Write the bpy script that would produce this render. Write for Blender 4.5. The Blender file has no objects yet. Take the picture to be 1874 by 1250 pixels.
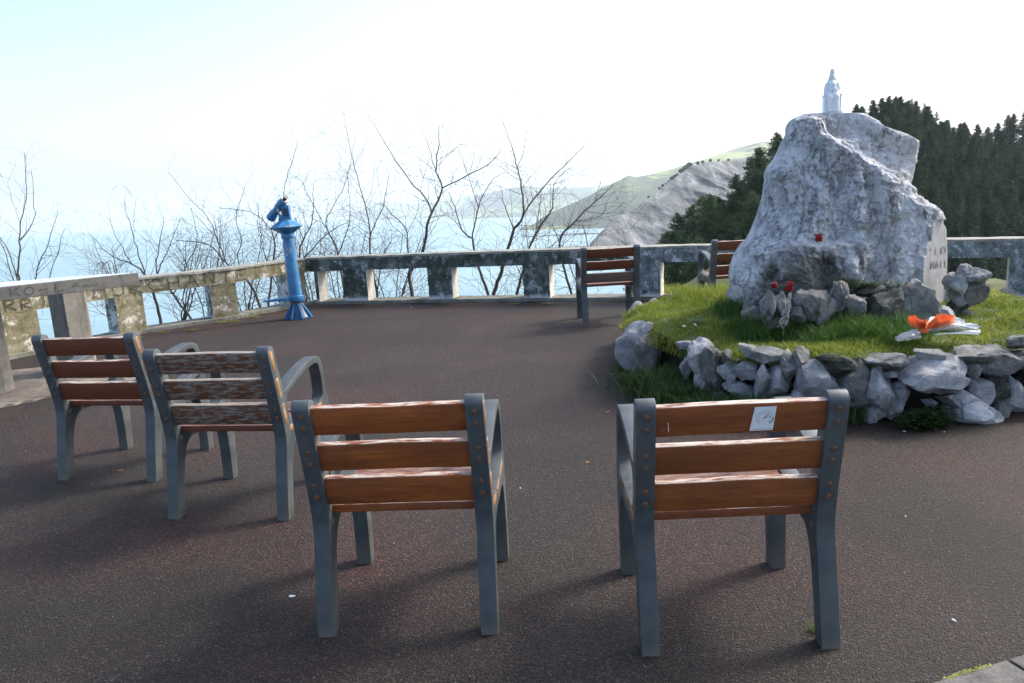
import bpy, bmesh, math, random
import numpy as np
from mathutils import Vector, Matrix
R = math.radians
scn = bpy.context.scene
COL = scn.collection

# ---------------------------------------------------------------- camera
CAM_H, PITCH, ROLL, FPX = 1.5475, R(11.18), R(-3.251), 1397.6
C2 = np.array([0, math.cos(PITCH), -math.sin(PITCH)])
_up = np.array([0, math.sin(PITCH), math.cos(PITCH)]); _rt = np.array([1., 0, 0])
C0 = _rt*math.cos(ROLL)+_up*math.sin(ROLL)
C1 = -_rt*math.sin(ROLL)+_up*math.cos(ROLL)
cd = bpy.data.cameras.new('camera'); cam = bpy.data.objects.new('camera', cd); COL.objects.link(cam)
cd.sensor_width = 36; cd.lens = FPX/1874*36; cd.clip_end = 60000; cd.clip_start = 0.05
M = Matrix(((C0[0], C1[0], -C2[0], 0), (C0[1], C1[1], -C2[1], 0), (C0[2], C1[2], -C2[2], CAM_H), (0, 0, 0, 1)))
cam.matrix_world = M
scn.camera = cam

# ---------------------------------------------------------------- light
SUN_AZ, SUN_EL = R(64), R(40)            # azimuth clockwise from +Y
w = bpy.data.worlds.new('World'); scn.world = w; w.use_nodes = True
nt = w.node_tree; bg = nt.nodes['Background']
sky = nt.nodes.new('ShaderNodeTexSky'); sky.sky_type = 'NISHITA'; sky.sun_disc = False
sky.sun_elevation = SUN_EL; sky.sun_rotation = SUN_AZ
sky.air_density = 0.75; sky.dust_density = 3.0; sky.ozone_density = 0.0
nt.links.new(sky.outputs[0], bg.inputs[0]); bg.inputs[1].default_value = 0.15
sl = bpy.data.lights.new('sun', 'SUN'); sl.energy = 1.7; sl.angle = R(13.0); sl.color = (1, .95, .87)
so = bpy.data.objects.new('sun', sl); COL.objects.link(so)
sd = Vector((math.sin(SUN_AZ)*math.cos(SUN_EL), math.cos(SUN_AZ)*math.cos(SUN_EL), math.sin(SUN_EL)))
so.rotation_euler = sd.to_track_quat('Z', 'Y').to_euler(); so.location = (0, 0, 30)
scn.view_settings.view_transform = 'Standard'; scn.view_settings.look = 'None'
scn.view_settings.exposure = 1.35; scn.view_settings.gamma = 1
scn.render.resolution_x = 1024; scn.render.resolution_y = 683
scn.cycles.max_bounces = 6; scn.cycles.volume_bounces = 1

# ---------------------------------------------------------------- helpers
def ray(u, v): return C0*(u-937)/FPX-C1*(v-625)/FPX+C2
def G(u, v, z=0.0):
    d = ray(u, v); return Vector(np.array([0, 0, CAM_H])+(z-CAM_H)/d[2]*d)
def D(u, v, y):
    d = ray(u, v); return Vector(np.array([0, 0, CAM_H])+y/d[1]*d)
def seaz(x, y): return -50-.0147*x-.0257*y     # the terrace itself slopes a little against the sea level

def mesh(name, verts, faces, mats=None, mi=None, smooth=False):
    me = bpy.data.meshes.new(name)
    verts = np.asarray(verts, dtype=np.float32)
    if isinstance(faces, np.ndarray):
        n, k = faces.shape
        me.vertices.add(len(verts)); me.vertices.foreach_set('co', verts.ravel())
        me.loops.add(n*k); me.loops.foreach_set('vertex_index', faces.astype(np.int32).ravel())
        me.polygons.add(n); me.polygons.foreach_set('loop_start', np.arange(0, n*k, k, dtype=np.int32))
        me.update(calc_edges=True)
    else:
        me.from_pydata([tuple(map(float, v)) for v in verts], [], faces); me.update()
    for m in (mats or []): me.materials.append(m)
    if mi is not None: me.polygons.foreach_set('material_index', np.asarray(mi, dtype=np.int32))
    if smooth: me.polygons.foreach_set('use_smooth', np.ones(len(me.polygons), dtype=bool))
    return me
def link(name, me, parent=None):
    o = bpy.data.objects.new(name, me); COL.objects.link(o)
    if parent: o.parent = parent
    return o
def tag(o, label=None, cat=None, group=None, kind=None):
    if label: o['label'] = label
    if cat: o['category'] = cat
    if group: o['group'] = group
    if kind: o['kind'] = kind
    return o
def empty(name, loc=(0, 0, 0), rz=0):
    o = bpy.data.objects.new(name, None); COL.objects.link(o); o.location = loc; o.rotation_euler.z = rz
    o.empty_display_size = .2
    return o
def copy_tree(o, parent=None):
    c = o.copy(); COL.objects.link(c); c.parent = parent
    for ch in list(o.children): copy_tree(ch, c)
    return c

# vectorised gradient-ish noise
_rs = np.random.RandomState(7); _PERM = _rs.permutation(4096); _VAL = _rs.uniform(-1, 1, 4096)
def vnoise(P):
    P = np.asarray(P, float); I = np.floor(P).astype(np.int64); F = P-I; F = F*F*F*(F*(F*6-15)+10)
    def h(i, j, k): return _VAL[(_PERM[(_PERM[(_PERM[i & 4095]+j) & 4095]+k) & 4095])]
    x, y, z = I[..., 0], I[..., 1], I[..., 2]; fx, fy, fz = F[..., 0], F[..., 1], F[..., 2]
    def L(a, b, t): return a+(b-a)*t
    return L(L(L(h(x, y, z), h(x+1, y, z), fx), L(h(x, y+1, z), h(x+1, y+1, z), fx), fy),
             L(L(h(x, y, z+1), h(x+1, y, z+1), fx), L(h(x, y+1, z+1), h(x+1, y+1, z+1), fx), fy), fz)
def fbm(P, o=4, g=.5, ridged=False):
    P = np.asarray(P, float); s = 0; a = 1; 
    for i in range(o):
        n = vnoise(P*(2.03**i)+17.3*i)
        s = s+a*((1-2*np.abs(n)) if ridged else n); a *= g
    return s

class MB:
    def __init__(s): s.v = []; s.f = []; s.m = []; s.n = 0
    def add(s, V, F, mi=0):
        V = [tuple(map(float, p)) for p in V]
        s.v += V; s.f += [tuple(i+s.n for i in f) for f in F]
        s.m += ([mi]*len(F) if isinstance(mi, int) else list(mi)); s.n += len(V)
    def box(s, a, b, mi=0, fn=None):
        (x0, y0, z0), (x1, y1, z1) = a, b
        V = [(x0, y0, z0), (x1, y0, z0), (x1, y1, z0), (x0, y1, z0), (x0, y0, z1), (x1, y0, z1), (x1, y1, z1), (x0, y1, z1)]
        if fn: V = [fn(*p) for p in V]
        s.add(V, [(3, 2, 1, 0), (4, 5, 6, 7), (0, 1, 5, 4), (1, 2, 6, 5), (2, 3, 7, 6), (3, 0, 4, 7)], mi)
    def tube(s, pts, rad, k=6, mi=0, cap=True):
        pts = [Vector(p) for p in pts]; n = len(pts); V = []; F = []
        ref = Vector((0.13, .97, .2)).normalized()
        for i, p in enumerate(pts):
            t = (pts[min(i+1, n-1)]-pts[max(i-1, 0)])
            t = t.normalized() if t.length > 1e-9 else Vector((0, 0, 1))
            a = t.cross(ref)
            if a.length < 1e-3: a = t.cross(Vector((1, 0, 0)))
            a.normalize(); b = t.cross(a)
            r = rad[i] if hasattr(rad, '__len__') else rad
            for j in range(k):
                an = 2*math.pi*j/k; V.append(p+a*(r*math.cos(an))+b*(r*math.sin(an)))
        for i in range(n-1):
            for j in range(k):
                F.append((i*k+j, i*k+(j+1) % k, (i+1)*k+(j+1) % k, (i+1)*k+j))
        if cap: F.append(tuple(range(k-1, -1, -1))); F.append(tuple((n-1)*k+j for j in range(k)))
        s.add(V, F, mi)
    def lathe(s, prof, k=24, c=(0, 0, 0), mi=0, fn=None, rot=0):
        V = []; F = []; n = len(prof)
        for r, z in prof:
            for j in range(k):
                a = 2*math.pi*(j+rot)/k; p = (c[0]+r*math.cos(a), c[1]+r*math.sin(a), c[2]+z); V.append(fn(*p) if fn else p)
        for i in range(n-1):
            for j in range(k): F.append((i*k+j, i*k+(j+1) % k, (i+1)*k+(j+1) % k, (i+1)*k+j))
        F.append(tuple(range(k-1, -1, -1))); F.append(tuple((n-1)*k+j for j in range(k)))
        s.add(V, F, mi)
    def build(s, name, mats, parent=None, smooth=False, bevel=0, sharp=40):
        if not isinstance(mats, (list, tuple)): mats = [mats]
        me = mesh(name, s.v, s.f, mats, s.m, smooth)
        if bevel:
            bm = bmesh.new(); bm.from_mesh(me)
            ed = [e for e in bm.edges if len(e.link_faces) == 2 and e.calc_face_angle() > R(30)]
            bmesh.ops.bevel(bm, geom=ed, offset=bevel, segments=2, affect='EDGES', profile=.6, clamp_overlap=True)
            bm.to_mesh(me); bm.free()
        if smooth: me.set_sharp_from_angle(angle=R(sharp))
        return link(name, me, parent)

# ---------------------------------------------------------------- materials
def new_mat(name):
    m = bpy.data.materials.new(name); m.use_nodes = True
    return m, m.node_tree, m.node_tree.nodes['Principled BSDF']
class NB:
    """tiny node builder"""
    def __init__(s, nt): s.nt = nt
    def n(s, t, **k):
        x = s.nt.nodes.new(t)
        for a, b in k.items(): setattr(x, a, b)
        return x
    def co(s, kind='Object', scale=(1, 1, 1), rot=(0, 0, 0)):
        if kind == 'World': o = s.n('ShaderNodeNewGeometry').outputs['Position']
        else: o = s.n('ShaderNodeTexCoord').outputs[kind]
        mp = s.n('ShaderNodeMapping'); mp.inputs['Scale'].default_value = scale; mp.inputs['Rotation'].default_value = rot
        s.nt.links.new(o, mp.inputs[0]); return mp.outputs[0]
    def noise(s, co, scale=5, detail=5, rough=.55, dist=0):
        x = s.n('ShaderNodeTexNoise'); s.nt.links.new(co, x.inputs['Vector'])
        x.inputs['Scale'].default_value = scale; x.inputs['Detail'].default_value = detail
        x.inputs['Roughness'].default_value = rough; x.inputs['Distortion'].default_value = dist
        return x.outputs['Fac']
    def voro(s, co, scale=5, feature='F1', out='Distance', rnd=1):
        x = s.n('ShaderNodeTexVoronoi', feature=feature); s.nt.links.new(co, x.inputs['Vector'])
        x.inputs['Scale'].default_value = scale; x.inputs['Randomness'].default_value = rnd
        return x.outputs[out]
    def ramp(s, fac, stops, interp='LINEAR'):
        x = s.n('ShaderNodeValToRGB'); s.nt.links.new(fac, x.inputs[0]); e = x.color_ramp.elements
        x.color_ramp.interpolation = interp
        while len(e) < len(stops): e.new(.5)
        for i, (p, c) in enumerate(stops):
            e[i].position = p; e[i].color = (c, c, c, 1) if isinstance(c, (int, float)) else (*c, 1)
        return x.outputs['Color']
    def mix(s, fac, a, b, mode='MIX'):
        x = s.n('ShaderNodeMix', data_type='RGBA', blend_type=mode)
        for i, val in ((0, fac), (6, a), (7, b)):
            if isinstance(val, (int, float)): x.inputs[i].default_value = val if i == 0 else (val, val, val, 1)
            elif isinstance(val, tuple): x.inputs[i].default_value = (*val, 1)
            else: s.nt.links.new(val, x.inputs[i])
        return x.outputs[2]
    def math(s, op, a, b=0.0, clamp=False):
        x = s.n('ShaderNodeMath', operation=op, use_clamp=clamp)
        for i, val in ((0, a), (1, b)):
            if isinstance(val, (int, float)): x.inputs[i].default_value = val
            else: s.nt.links.new(val, x.inputs[i])
        return x.outputs[0]
    def bump(s, h, strength=.5, dist=.01, normal=None):
        x = s.n('ShaderNodeBump'); s.nt.links.new(h, x.inputs['Height'])
        x.inputs['Strength'].default_value = strength; x.inputs['Distance'].default_value = dist
        if normal: s.nt.links.new(normal, x.inputs['Normal'])
        return x.outputs['Normal']
    def sep(s, v, i):
        x = s.n('ShaderNodeSeparateXYZ'); s.nt.links.new(v, x.inputs[0]); return x.outputs[i]
    def set(s, b, name, val):
        if isinstance(val, (int, float)): b.inputs[name].default_value = val
        elif isinstance(val, tuple): b.inputs[name].default_value = (*val, 1)
        else: s.nt.links.new(val, b.inputs[name])
def plain(name, col, rough=.6, metal=0, bumpsc=0, var=.25, trans=0):
    m, nt, b = new_mat(name); N = NB(nt); co = N.co('Object')
    f = N.ramp(N.noise(co, 14, 5), [(.3, 1-var), (.7, 1+var)])
    N.set(b, 'Base Color', N.mix(1.0, col, f, 'MULTIPLY')); b.inputs['Roughness'].default_value = rough
    b.inputs['Metallic'].default_value = metal
    if trans: b.inputs['Transmission Weight'].default_value = trans
    if bumpsc: N.set(b, 'Normal', N.bump(N.noise(co, bumpsc, 4), .4, .003))
    return m

def m_asphalt():
    m, nt, b = new_mat('red_brown_asphalt'); N = NB(nt); co = N.co('World')
    big = N.noise(co, .55, 4, .55, .4); mid = N.noise(co, 2.3, 5, .6)
    grain = N.voro(co, 180, 'F1', 'Color'); g = N.sep(grain, 0); g2 = N.sep(grain, 1)
    base = N.ramp(big, [(.34, (.013, .0095, .0078)), (.52, (.023, .0160, .0130)), (.68, (.035, .0235, .0185))])
    base = N.mix(N.ramp(mid, [(.45, 0.), (.75, .6)]), base, (.018, .018, .013))
    redp = N.ramp(N.noise(N.co('World', (1, 1, 1), (0, 0, .7)), .9, 4, .5), [(.46, 0.), (.68, .55)])
    base = N.mix(redp, base, (.054, .022, .018))
    st = N.ramp(g, [(0., .12), (.4, .6), (.75, 1.5), (1., 4.2)])
    base = N.mix(1.0, base, st, 'MULTIPLY')
    base = N.mix(N.ramp(g2, [(.985, 0.), (.995, .6)]), base, (.16, .155, .15))
    base = N.mix(N.ramp(N.noise(N.co('World', (1, 1, 1), (0, 0, 2)), 1.3, 6, .7), [(.62, 0.), (.75, .45)]), base, (.03, .035, .02))
    N.set(b, 'Base Color', base); N.set(b, 'Roughness', N.ramp(g, [(0, .62), (1, .88)])); b.inputs['Specular IOR Level'].default_value = .35
    d = N.voro(co, 190, 'F1', 'Distance')
    hh = N.math('ADD', N.math('MULTIPLY', d, -1.0), N.math('MULTIPLY', N.noise(co, 70, 3), 1.2))
    N.set(b, 'Normal', N.bump(hh, .9, .009)); return m
def m_iron():
    m, nt, b = new_mat('grey_cast_iron'); N = NB(nt); co = N.co('Object')
    c = N.ramp(N.noise(co, 5, 6, .6), [(.3, (.050, .062, .068)), (.55, (.090, .106, .115)), (.75, (.13, .142, .144))])
    z = N.sep(N.n('ShaderNodeTexCoord').outputs['Object'], 2)
    low = N.math('MULTIPLY', N.ramp(z, [(0., 1.), (.16, .25), (.4, 0.)]), N.ramp(N.noise(co, 9, 6, .7), [(.42, 0.), (.62, .8)]))
    c = N.mix(low, c, (.13, .125, .095))
    c = N.mix(N.ramp(N.voro(co, 190), [(.03, .5), (.10, 0.)]), c, (.42, .43, .42))
    c = N.mix(N.ramp(N.noise(N.co('Object', (1, 1, .5), (0, 0, 1)), 16, 7, .75), [(.60, 0.), (.70, .5)]), c, (.20, .20, .17))
    c = N.mix(N.ramp(N.noise(N.co('Object', (1, 1, 1), (0, 1, 1)), 24, 6, .75), [(.66, 0.), (.72, .7)]), c, (.12, .06, .03))
    N.set(b, 'Base Color', c); N.set(b, 'Roughness', N.ramp(N.noise(co, 20, 5), [(.3, .38), (.7, .62)])); b.inputs['Metallic'].default_value = .35
    N.set(b, 'Normal', N.bump(N.noise(co, 260, 3, .6), .45, .0016)); return m
def m_wood(name, worn, grey=0., edgeamt=.92, c0=(.20, .058, .018), c1=(.36, .115, .038), pale=(.50, .46, .40)):
    m, nt, b = new_mat(name); N = NB(nt)
    oi = N.n('ShaderNodeObjectInfo').outputs['Random']
    tc = N.n('ShaderNodeTexCoord').outputs['Object']
    cmb = N.n('ShaderNodeCombineXYZ'); nt.links.new(N.math('MULTIPLY', oi, 7.), cmb.inputs[0]); nt.links.new(N.math('MULTIPLY', oi, 31.), cmb.inputs[2])
    va = N.n('ShaderNodeVectorMath', operation='ADD'); nt.links.new(tc, va.inputs[0]); nt.links.new(cmb.outputs[0], va.inputs[1])
    def mp(sc):
        x = N.n('ShaderNodeMapping'); x.inputs['Scale'].default_value = sc; nt.links.new(va.outputs[0], x.inputs[0]); return x.outputs[0]
    grain = N.noise(mp((1.6, 34, 34)), 3.2, 8, .62, 1.2); fine = N.noise(mp((5, 200, 200)), 3, 4, .6)
    c = N.ramp(grain, [(.28, c0), (.5, tuple((a+b_)/2 for a, b_ in zip(c0, c1))), (.72, c1)])
    c = N.mix(N.ramp(fine, [(.35, .55), (.6, 0.)]), c, tuple(x*.55 for x in c0))
    c = N.mix(N.ramp(N.noise(mp((1.2, 2, 6)), 2.2, 4, .6), [(.38, .7), (.62, 0.)]), c, (.13, .042, .018))
    c = N.mix(N.ramp(N.noise(mp((4, 9, 9)), 5, 6, .7), [(.60, 0.), (.74, .75)]), c, (.055, .025, .014))
    peel = N.noise(mp((2.6, 13, 13)), 5.5, 9, .72, .25)
    a = .74-.30*worn
    mask = N.ramp(peel, [(a, 0.), (a+.07, .95)])
    pl = N.ramp(fine, [(.3, tuple(x*.62 for x in pale)), (.7, pale)])
    c = N.mix(mask, c, pl)
    nz = N.sep(N.n('ShaderNodeNewGeometry').outputs['Normal'], 2)
    edge = N.math('MULTIPLY', N.ramp(nz, [(.55, 0.), (.8, 1.)]), N.ramp(N.noise(mp((3, 20, 20)), 4, 7, .7), [(.44-.1*worn, 0.), (.56-.1*worn, edgeamt)]))
    c = N.mix(edge, c, tuple(min(1, x*1.15) for x in pale))
    if grey: c = N.mix(N.ramp(N.noise(mp((2, 10, 10)), 3, 5), [(.3, grey*.75), (.7, grey)]), c, (.10, .10, .095))
    N.set(b, 'Base Color', c); N.set(b, 'Roughness', N.ramp(mask, [(0, .50), (1, .85)])); b.inputs['Specular IOR Level'].default_value = .3
    N.set(b, 'Normal', N.bump(N.math('ADD', grain, N.math('MULTIPLY', mask, -.6)), .35, .003)); return m
def m_concrete(name, cols, patch=None, pthr=(.55, .62), dark=None, dthr=(.6, .7), sc=3., zwhite=False, bmp=.6):
    m, nt, b = new_mat(name); N = NB(nt); co = N.co('World'); wp = N.n('ShaderNodeNewGeometry').outputs['Position']
    c = N.ramp(N.noise(co, sc, 9, .68, .3), [(.28, cols[0]), (.5, cols[1]), (.72, cols[2])])
    c = N.mix(N.ramp(N.noise(co, sc*9, 6, .7), [(.35, .45), (.6, 0.)]), c, tuple(x*.4 for x in cols[0]))
    if dark: c = N.mix(N.ramp(N.noise(N.co('World', (1, 1, .6), (0, 0, 1)), sc*1.7, 8, .7), [(dthr[0], 0.), (dthr[1], .9)]), c, dark)
    c = N.mix(N.ramp(N.noise(N.co('World', (9, 9, .8)), 1.6, 6, .7), [(.55, 0.), (.68, .6)]), c, tuple(x*.35 for x in cols[0]))
    if patch: c = N.mix(N.ramp(N.noise(N.co('World', (1, 1, 1), (0, 0, 2)), sc*2.2, 10, .75), [(pthr[0], 0.), (pthr[1], .9)]), c, patch)
    if zwhite:
        z = N.math('ADD', N.sep(wp, 2), N.math('MULTIPLY', N.noise(co, 6, 5, .7), .16))
        c = N.mix(N.ramp(z, [(.135, .9), (.19, 0.)]), c, (.62, .64, .64))
    N.set(b, 'Base Color', c); b.inputs['Roughness'].default_value = .9; b.inputs['Specular IOR Level'].default_value = .2
    N.set(b, 'Normal', N.bump(N.noise(co, sc*12, 6, .7), bmp, .008)); return m
def m_rock(name, c0, c1, c2, moss=0., sc=4., stain=(.07, .075, .05)):
    m, nt, b = new_mat(name); N = NB(nt); co = N.co('World')
    oi = N.n('ShaderNodeObjectInfo').outputs['Random']
    c = N.ramp(N.noise(co, sc, 10, .66, .6), [(.3, c0), (.5, c1), (.68, c2)])
    cr = N.n('ShaderNodeTexNoise', noise_type='RIDGED_MULTIFRACTAL') ; nt.links.new(N.co('World', (1, 1, .8)), cr.inputs['Vector']); cr.inputs['Scale'].default_value = sc*1.7; cr.inputs['Detail'].default_value = 8
    crk = N.voro(N.co('World', (1.3, 1, .7), (.5, .7, .3)), sc*3.3, 'DISTANCE_TO_EDGE')
    c = N.mix(N.ramp(N.noise(N.co('World', (1, 1, 1.3), (1, 0, 0)), sc*5, 8, .75, 1.5), [(.60, 0.), (.70, .75)]), c, tuple(x*.35 for x in c0))
    c = N.mix(N.ramp(N.noise(N.co('World', (1, 1, 1), (2, 0, 0)), sc*3, 8, .75, 2.), [(.60, 0.), (.68, .6)]), c, tuple(min(1, x*1.4) for x in c2))
    f = N.ramp(oi, [(0, .72), (1, 1.12)]); c = N.mix(1., c, f, 'MULTIPLY')
    if moss: c = N.mix(N.ramp(N.noise(N.co('World', (1, 1, .45), (0, 1, 0)), sc*.8, 8, .7, .8), [(.62-moss*.2, 0.), (.72-moss*.2, .85)]), c, stain)
    N.set(b, 'Base Color', c); b.inputs['Roughness'].default_value = .88; b.inputs['Specular IOR Level'].default_value = .25
    h = N.math('ADD', N.noise(co, sc*6, 8, .7), N.math('MULTIPLY', N.noise(co, sc*22, 5, .7), .4))
    N.set(b, 'Normal', N.bump(h, 1., .030)); return m
def m_leaf(name, cols, rough=.55, trans=.35, island=True, wsc=1.5, haslight=None):
    m, nt, b = new_mat(name); N = NB(nt)
    g = N.n('ShaderNodeNewGeometry')
    oi = N.n('ShaderNodeObjectInfo').outputs['Random']
    r = g.outputs['Random Per Island'] if island else N.noise(N.co('Object'), 3, 4)
    nn = N.noise(N.co('World'), wsc, 4, .6)
    f = N.math('ADD', N.math('MULTIPLY', r, .45), N.math('ADD', N.math('MULTIPLY', nn, .75), N.math('MULTIPLY', oi, .25)))
    f = N.math('SUBTRACT', f, .22)
    c = N.ramp(f, [(.2, cols[0]), (.5, cols[1]), (.8, cols[2])])
    N.set(b, 'Base Color', c); b.inputs['Roughness'].default_value = rough; b.inputs['Specular IOR Level'].default_value = .3
    if trans:
        tr = N.n('ShaderNodeBsdfTranslucent'); nt.links.new(c, tr.inputs[0])
        mx = N.n('ShaderNodeMixShader'); mx.inputs[0].default_value = trans
        nt.links.new(b.outputs[0], mx.inputs[1]); nt.links.new(tr.outputs[0], mx.inputs[2])
        nt.links.new(mx.outputs[0], nt.nodes['Material Output'].inputs[0])
    return m
MA = m_asphalt(); MI = m_iron()
MW = {'A': m_wood('varnished_hardwood', .28, c0=(.21, .062, .018), c1=(.40, .125, .036)), 'B': m_wood('varnished_hardwood_orange', .10, c0=(.25, .068, .016), c1=(.46, .138, .036)),
      'C': m_wood('peeling_hardwood', .86, pale=(.27, .25, .22), c0=(.10, .042, .022), c1=(.19, .085, .042)),
      'D': m_wood('dark_red_hardwood', .10, c0=(.13, .036, .018), c1=(.24, .070, .034)),
      'E': m_wood('aged_brown_hardwood', .05, c0=(.10, .030, .015), c1=(.17, .050, .024)),
      'G': m_wood('bleached_grey_hardwood', .6, .75, pale=(.3, .3, .29)), 'S': m_wood('seat_hardwood', .12, 0., .25, c0=(.12, .034, .020), c1=(.22, .070, .040)), 'X': m_wood('slat_end_grain', .35, c0=(.30, .17, .08), c1=(.46, .28, .13))}
MBOLT = plain('rusty_bolt_steel', (.13, .062, .030), .7, .3, 120, .6); MSTAIN = plain('rust_stained_iron', (.050, .042, .036), .7, .3, 90, .4)
MWALLD = m_concrete('mouldy_dark_concrete', [(.026, .038, .030), (.080, .102, .085), (.26, .295, .285)], (.46, .50, .52), (.52, .66), (.020, .038, .018), (.56, .66), 3.1, True)
MWALLR = m_concrete('whitewashed_mouldy_concrete', [(.05, .062, .055), (.20, .24, .24), (.42, .47, .49)], (.55, .60, .63), (.52, .62), (.030, .045, .030), (.55, .66), 4, True)
MWALLL = m_concrete('ochre_lichen_concrete', [(.10, .093, .048), (.25, .222, .14), (.42, .39, .30)], (.62, .60, .54), (.54, .62), (.10, .095, .030), (.52, .64), 3.4, False)
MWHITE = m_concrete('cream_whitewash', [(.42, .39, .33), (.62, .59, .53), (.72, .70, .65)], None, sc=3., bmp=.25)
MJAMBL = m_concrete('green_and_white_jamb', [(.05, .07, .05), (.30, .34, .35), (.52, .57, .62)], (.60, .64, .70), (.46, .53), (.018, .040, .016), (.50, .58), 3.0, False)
MCAP = m_concrete('grey_cap_concrete', [(.20, .20, .17), (.34, .34, .30), (.46, .45, .40)], (.6, .6, .56), (.6, .7), (.12, .14, .06), (.6, .7), 4, False)
MKERB = m_concrete('pale_kerb_concrete', [(.13, .13, .11), (.22, .22, .19), (.32, .31, .28)], None, dark=(.07, .10, .03), dthr=(.55, .65), sc=4)
MSLAB = m_concrete('smooth_grey_concrete', [(.15, .145, .13), (.21, .20, .178), (.27, .258, .23)], None, sc=1.6, bmp=.25)
MROCKW = m_rock('grey_blue_limestone', (.23, .24, .25), (.44, .455, .47), (.66, .675, .69), .24, 5.)
MROCKG = m_rock('mottled_grey_limestone', (.14, .14, .13), (.29, .29, .28), (.50, .50, .49), .40, 8.)
MROCKD = m_rock('lichened_dark_limestone', (.045, .047, .040), (.10, .102, .09), (.28, .285, .265), .6, 9., (.045, .05, .03))

# ================================================================ SETTING
def pin(P, poly):
    x, y = P[..., 0], P[..., 1]; ins = np.zeros(x.shape, bool); dm = np.full(x.shape, 1e9); n = len(poly)
    for i in range(n):
        (x0, y0), (x1, y1) = poly[i], poly[(i+1) % n]
        c = ((y0 > y) != (y1 > y)) & (x < (x1-x0)*(y-y0)/((y1-y0) or 1e-9)+x0); ins ^= c
        dx, dy = x1-x0, y1-y0; t = np.clip(((x-x0)*dx+(y-y0)*dy)/(dx*dx+dy*dy), 0, 1)
        dm = np.minimum(dm, np.hypot(x-x0-t*dx, y-y0-t*dy))
    return ins, dm
W1 = [(-6.6, 6.75), (-5.62, 8.52), (-4.80, 9.78), (-3.85, 10.60), (-3.08, 11.68)]
W2 = [(-3.08, 11.68), (-1.165, 11.167), (.21, 10.73), (1.68, 10.245), (3.62, 9.48), (5.54, 8.51), (8.2, 7.1)]
CLIFF = [(-6.9, 6.75), (-5.9, 8.72), (-5.0, 10.05), (-4.05, 10.85), (-3.15, 12.1), (-1.05, 11.55), (.33, 11.15), (1.85, 10.7), (3.85, 9.95), (5.8, 9.0), (9, 7.6), (40, 2), (80, -60), (-40, -60), (-9, -2)]
def terrain():
    xs = np.unique(np.concatenate([np.arange(-14, 16, .35), np.linspace(-150, -14, 30), np.linspace(16, 150, 30)]))
    ys = np.unique(np.concatenate([np.arange(-4, 22, .35), np.linspace(-150, -4, 30), np.linspace(22, 160, 30)]))
    X, Y = np.meshgrid(xs, ys); P = np.stack([X, Y, 0*X], -1)
    ins, d = pin(P, CLIFF); s = np.where(ins, 0, d)
    right = np.clip((X-1.2)/2.0, 0, 1)
    z = -.05-np.where(s > 0, .30, 0)*(1-right)*np.clip(s/.3, 0, 1)-np.maximum(0, s-1.6*right)*(.95-.25*right)
    z = z+np.where(s > .1, 1, 0)*fbm(P*.9+5, 4)*np.clip(s*.3, 0, 1.2)*.5
    z = z+right*np.where(s > 0, 1, 0)*.05
    # land far to the right: falls to the wooded valley only
    z = np.maximum(z, seaz(X, Y)-3)
    ny, nx = X.shape; idx = np.arange(ny*nx).reshape(ny, nx)
    F = np.stack([idx[:-1, :-1], idx[:-1, 1:], idx[1:, 1:], idx[1:, :-1]], -1).reshape(-1, 4)
    V = np.stack([X, Y, z], -1).reshape(-1, 3)
    m, nt, b = new_mat('cliff_top_soil'); N = NB(nt); co = N.co('World')
    c = N.ramp(N.noise(co, 1.2, 8, .65), [(.3, (.030, .040, .014)), (.5, (.07, .085, .025)), (.7, (.12, .11, .06))])
    N.set(b, 'Base Color', c); b.inputs['Roughness'].default_value = .95; N.set(b, 'Normal', N.bump(N.noise(co, 8, 6), .8, .05))
    tag(link('ground', mesh('ground', V, F, [m], smooth=True)), kind='structure')
terrain()
def asphalt():
    pts = [(x, y) for x, y in W1]+[p for p in W2[1:]]+[(9, -5), (-9, -5)]
    bm = bmesh.new(); vs = [bm.verts.new((x, y, 0)) for x, y in pts]; bm.faces.new(vs)
    me = bpy.data.meshes.new('terrace'); bmesh.ops.triangulate(bm, faces=bm.faces[:])
    bmesh.ops.recalc_face_normals(bm, faces=bm.faces[:])
    bm.to_mesh(me); bm.free(); me.materials.append(MA)
    tag(link('asphalt_terrace', me), kind='structure')
asphalt()
def sea():
    m, nt, b = new_mat('sea_water'); N = NB(nt); co = N.co('World')
    c = N.ramp(N.noise(N.co('World', (.35, 1, 1)), .012, 5, .6), [(.35, (.14, .27, .31)), (.65, (.22, .35, .38))])
    N.set(b, 'Base Color', c); b.inputs['Roughness'].default_value = .28; b.inputs['IOR'].default_value = 1.33
    b.inputs['Specular IOR Level'].default_value = .8
    h = N.math('ADD', N.noise(N.co('World', (.6, 1, 1)), .45, 4, .6), N.math('MULTIPLY', N.noise(N.co('World', (.5, 1, 1)), .06, 3, .5), 3.))
    N.set(b, 'Normal', N.bump(h, .9, .7))
    xs = np.concatenate([-np.geomspace(30000, 100, 14), [0], np.geomspace(100, 30000, 14)]); ys = np.concatenate([[-3000, -500, -100], np.geomspace(1, 30000, 26)])
    X, Y = np.meshgrid(xs, ys); Z = seaz(X, Y); ny, nx = X.shape; idx = np.arange(ny*nx).reshape(ny, nx)
    F = np.stack([idx[:-1, :-1], idx[:-1, 1:], idx[1:, 1:], idx[1:, :-1]], -1).reshape(-1, 4)
    tag(link('sea', mesh('sea', np.stack([X, Y, Z], -1).reshape(-1, 3), F, [m])), kind='structure')
sea()

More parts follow.
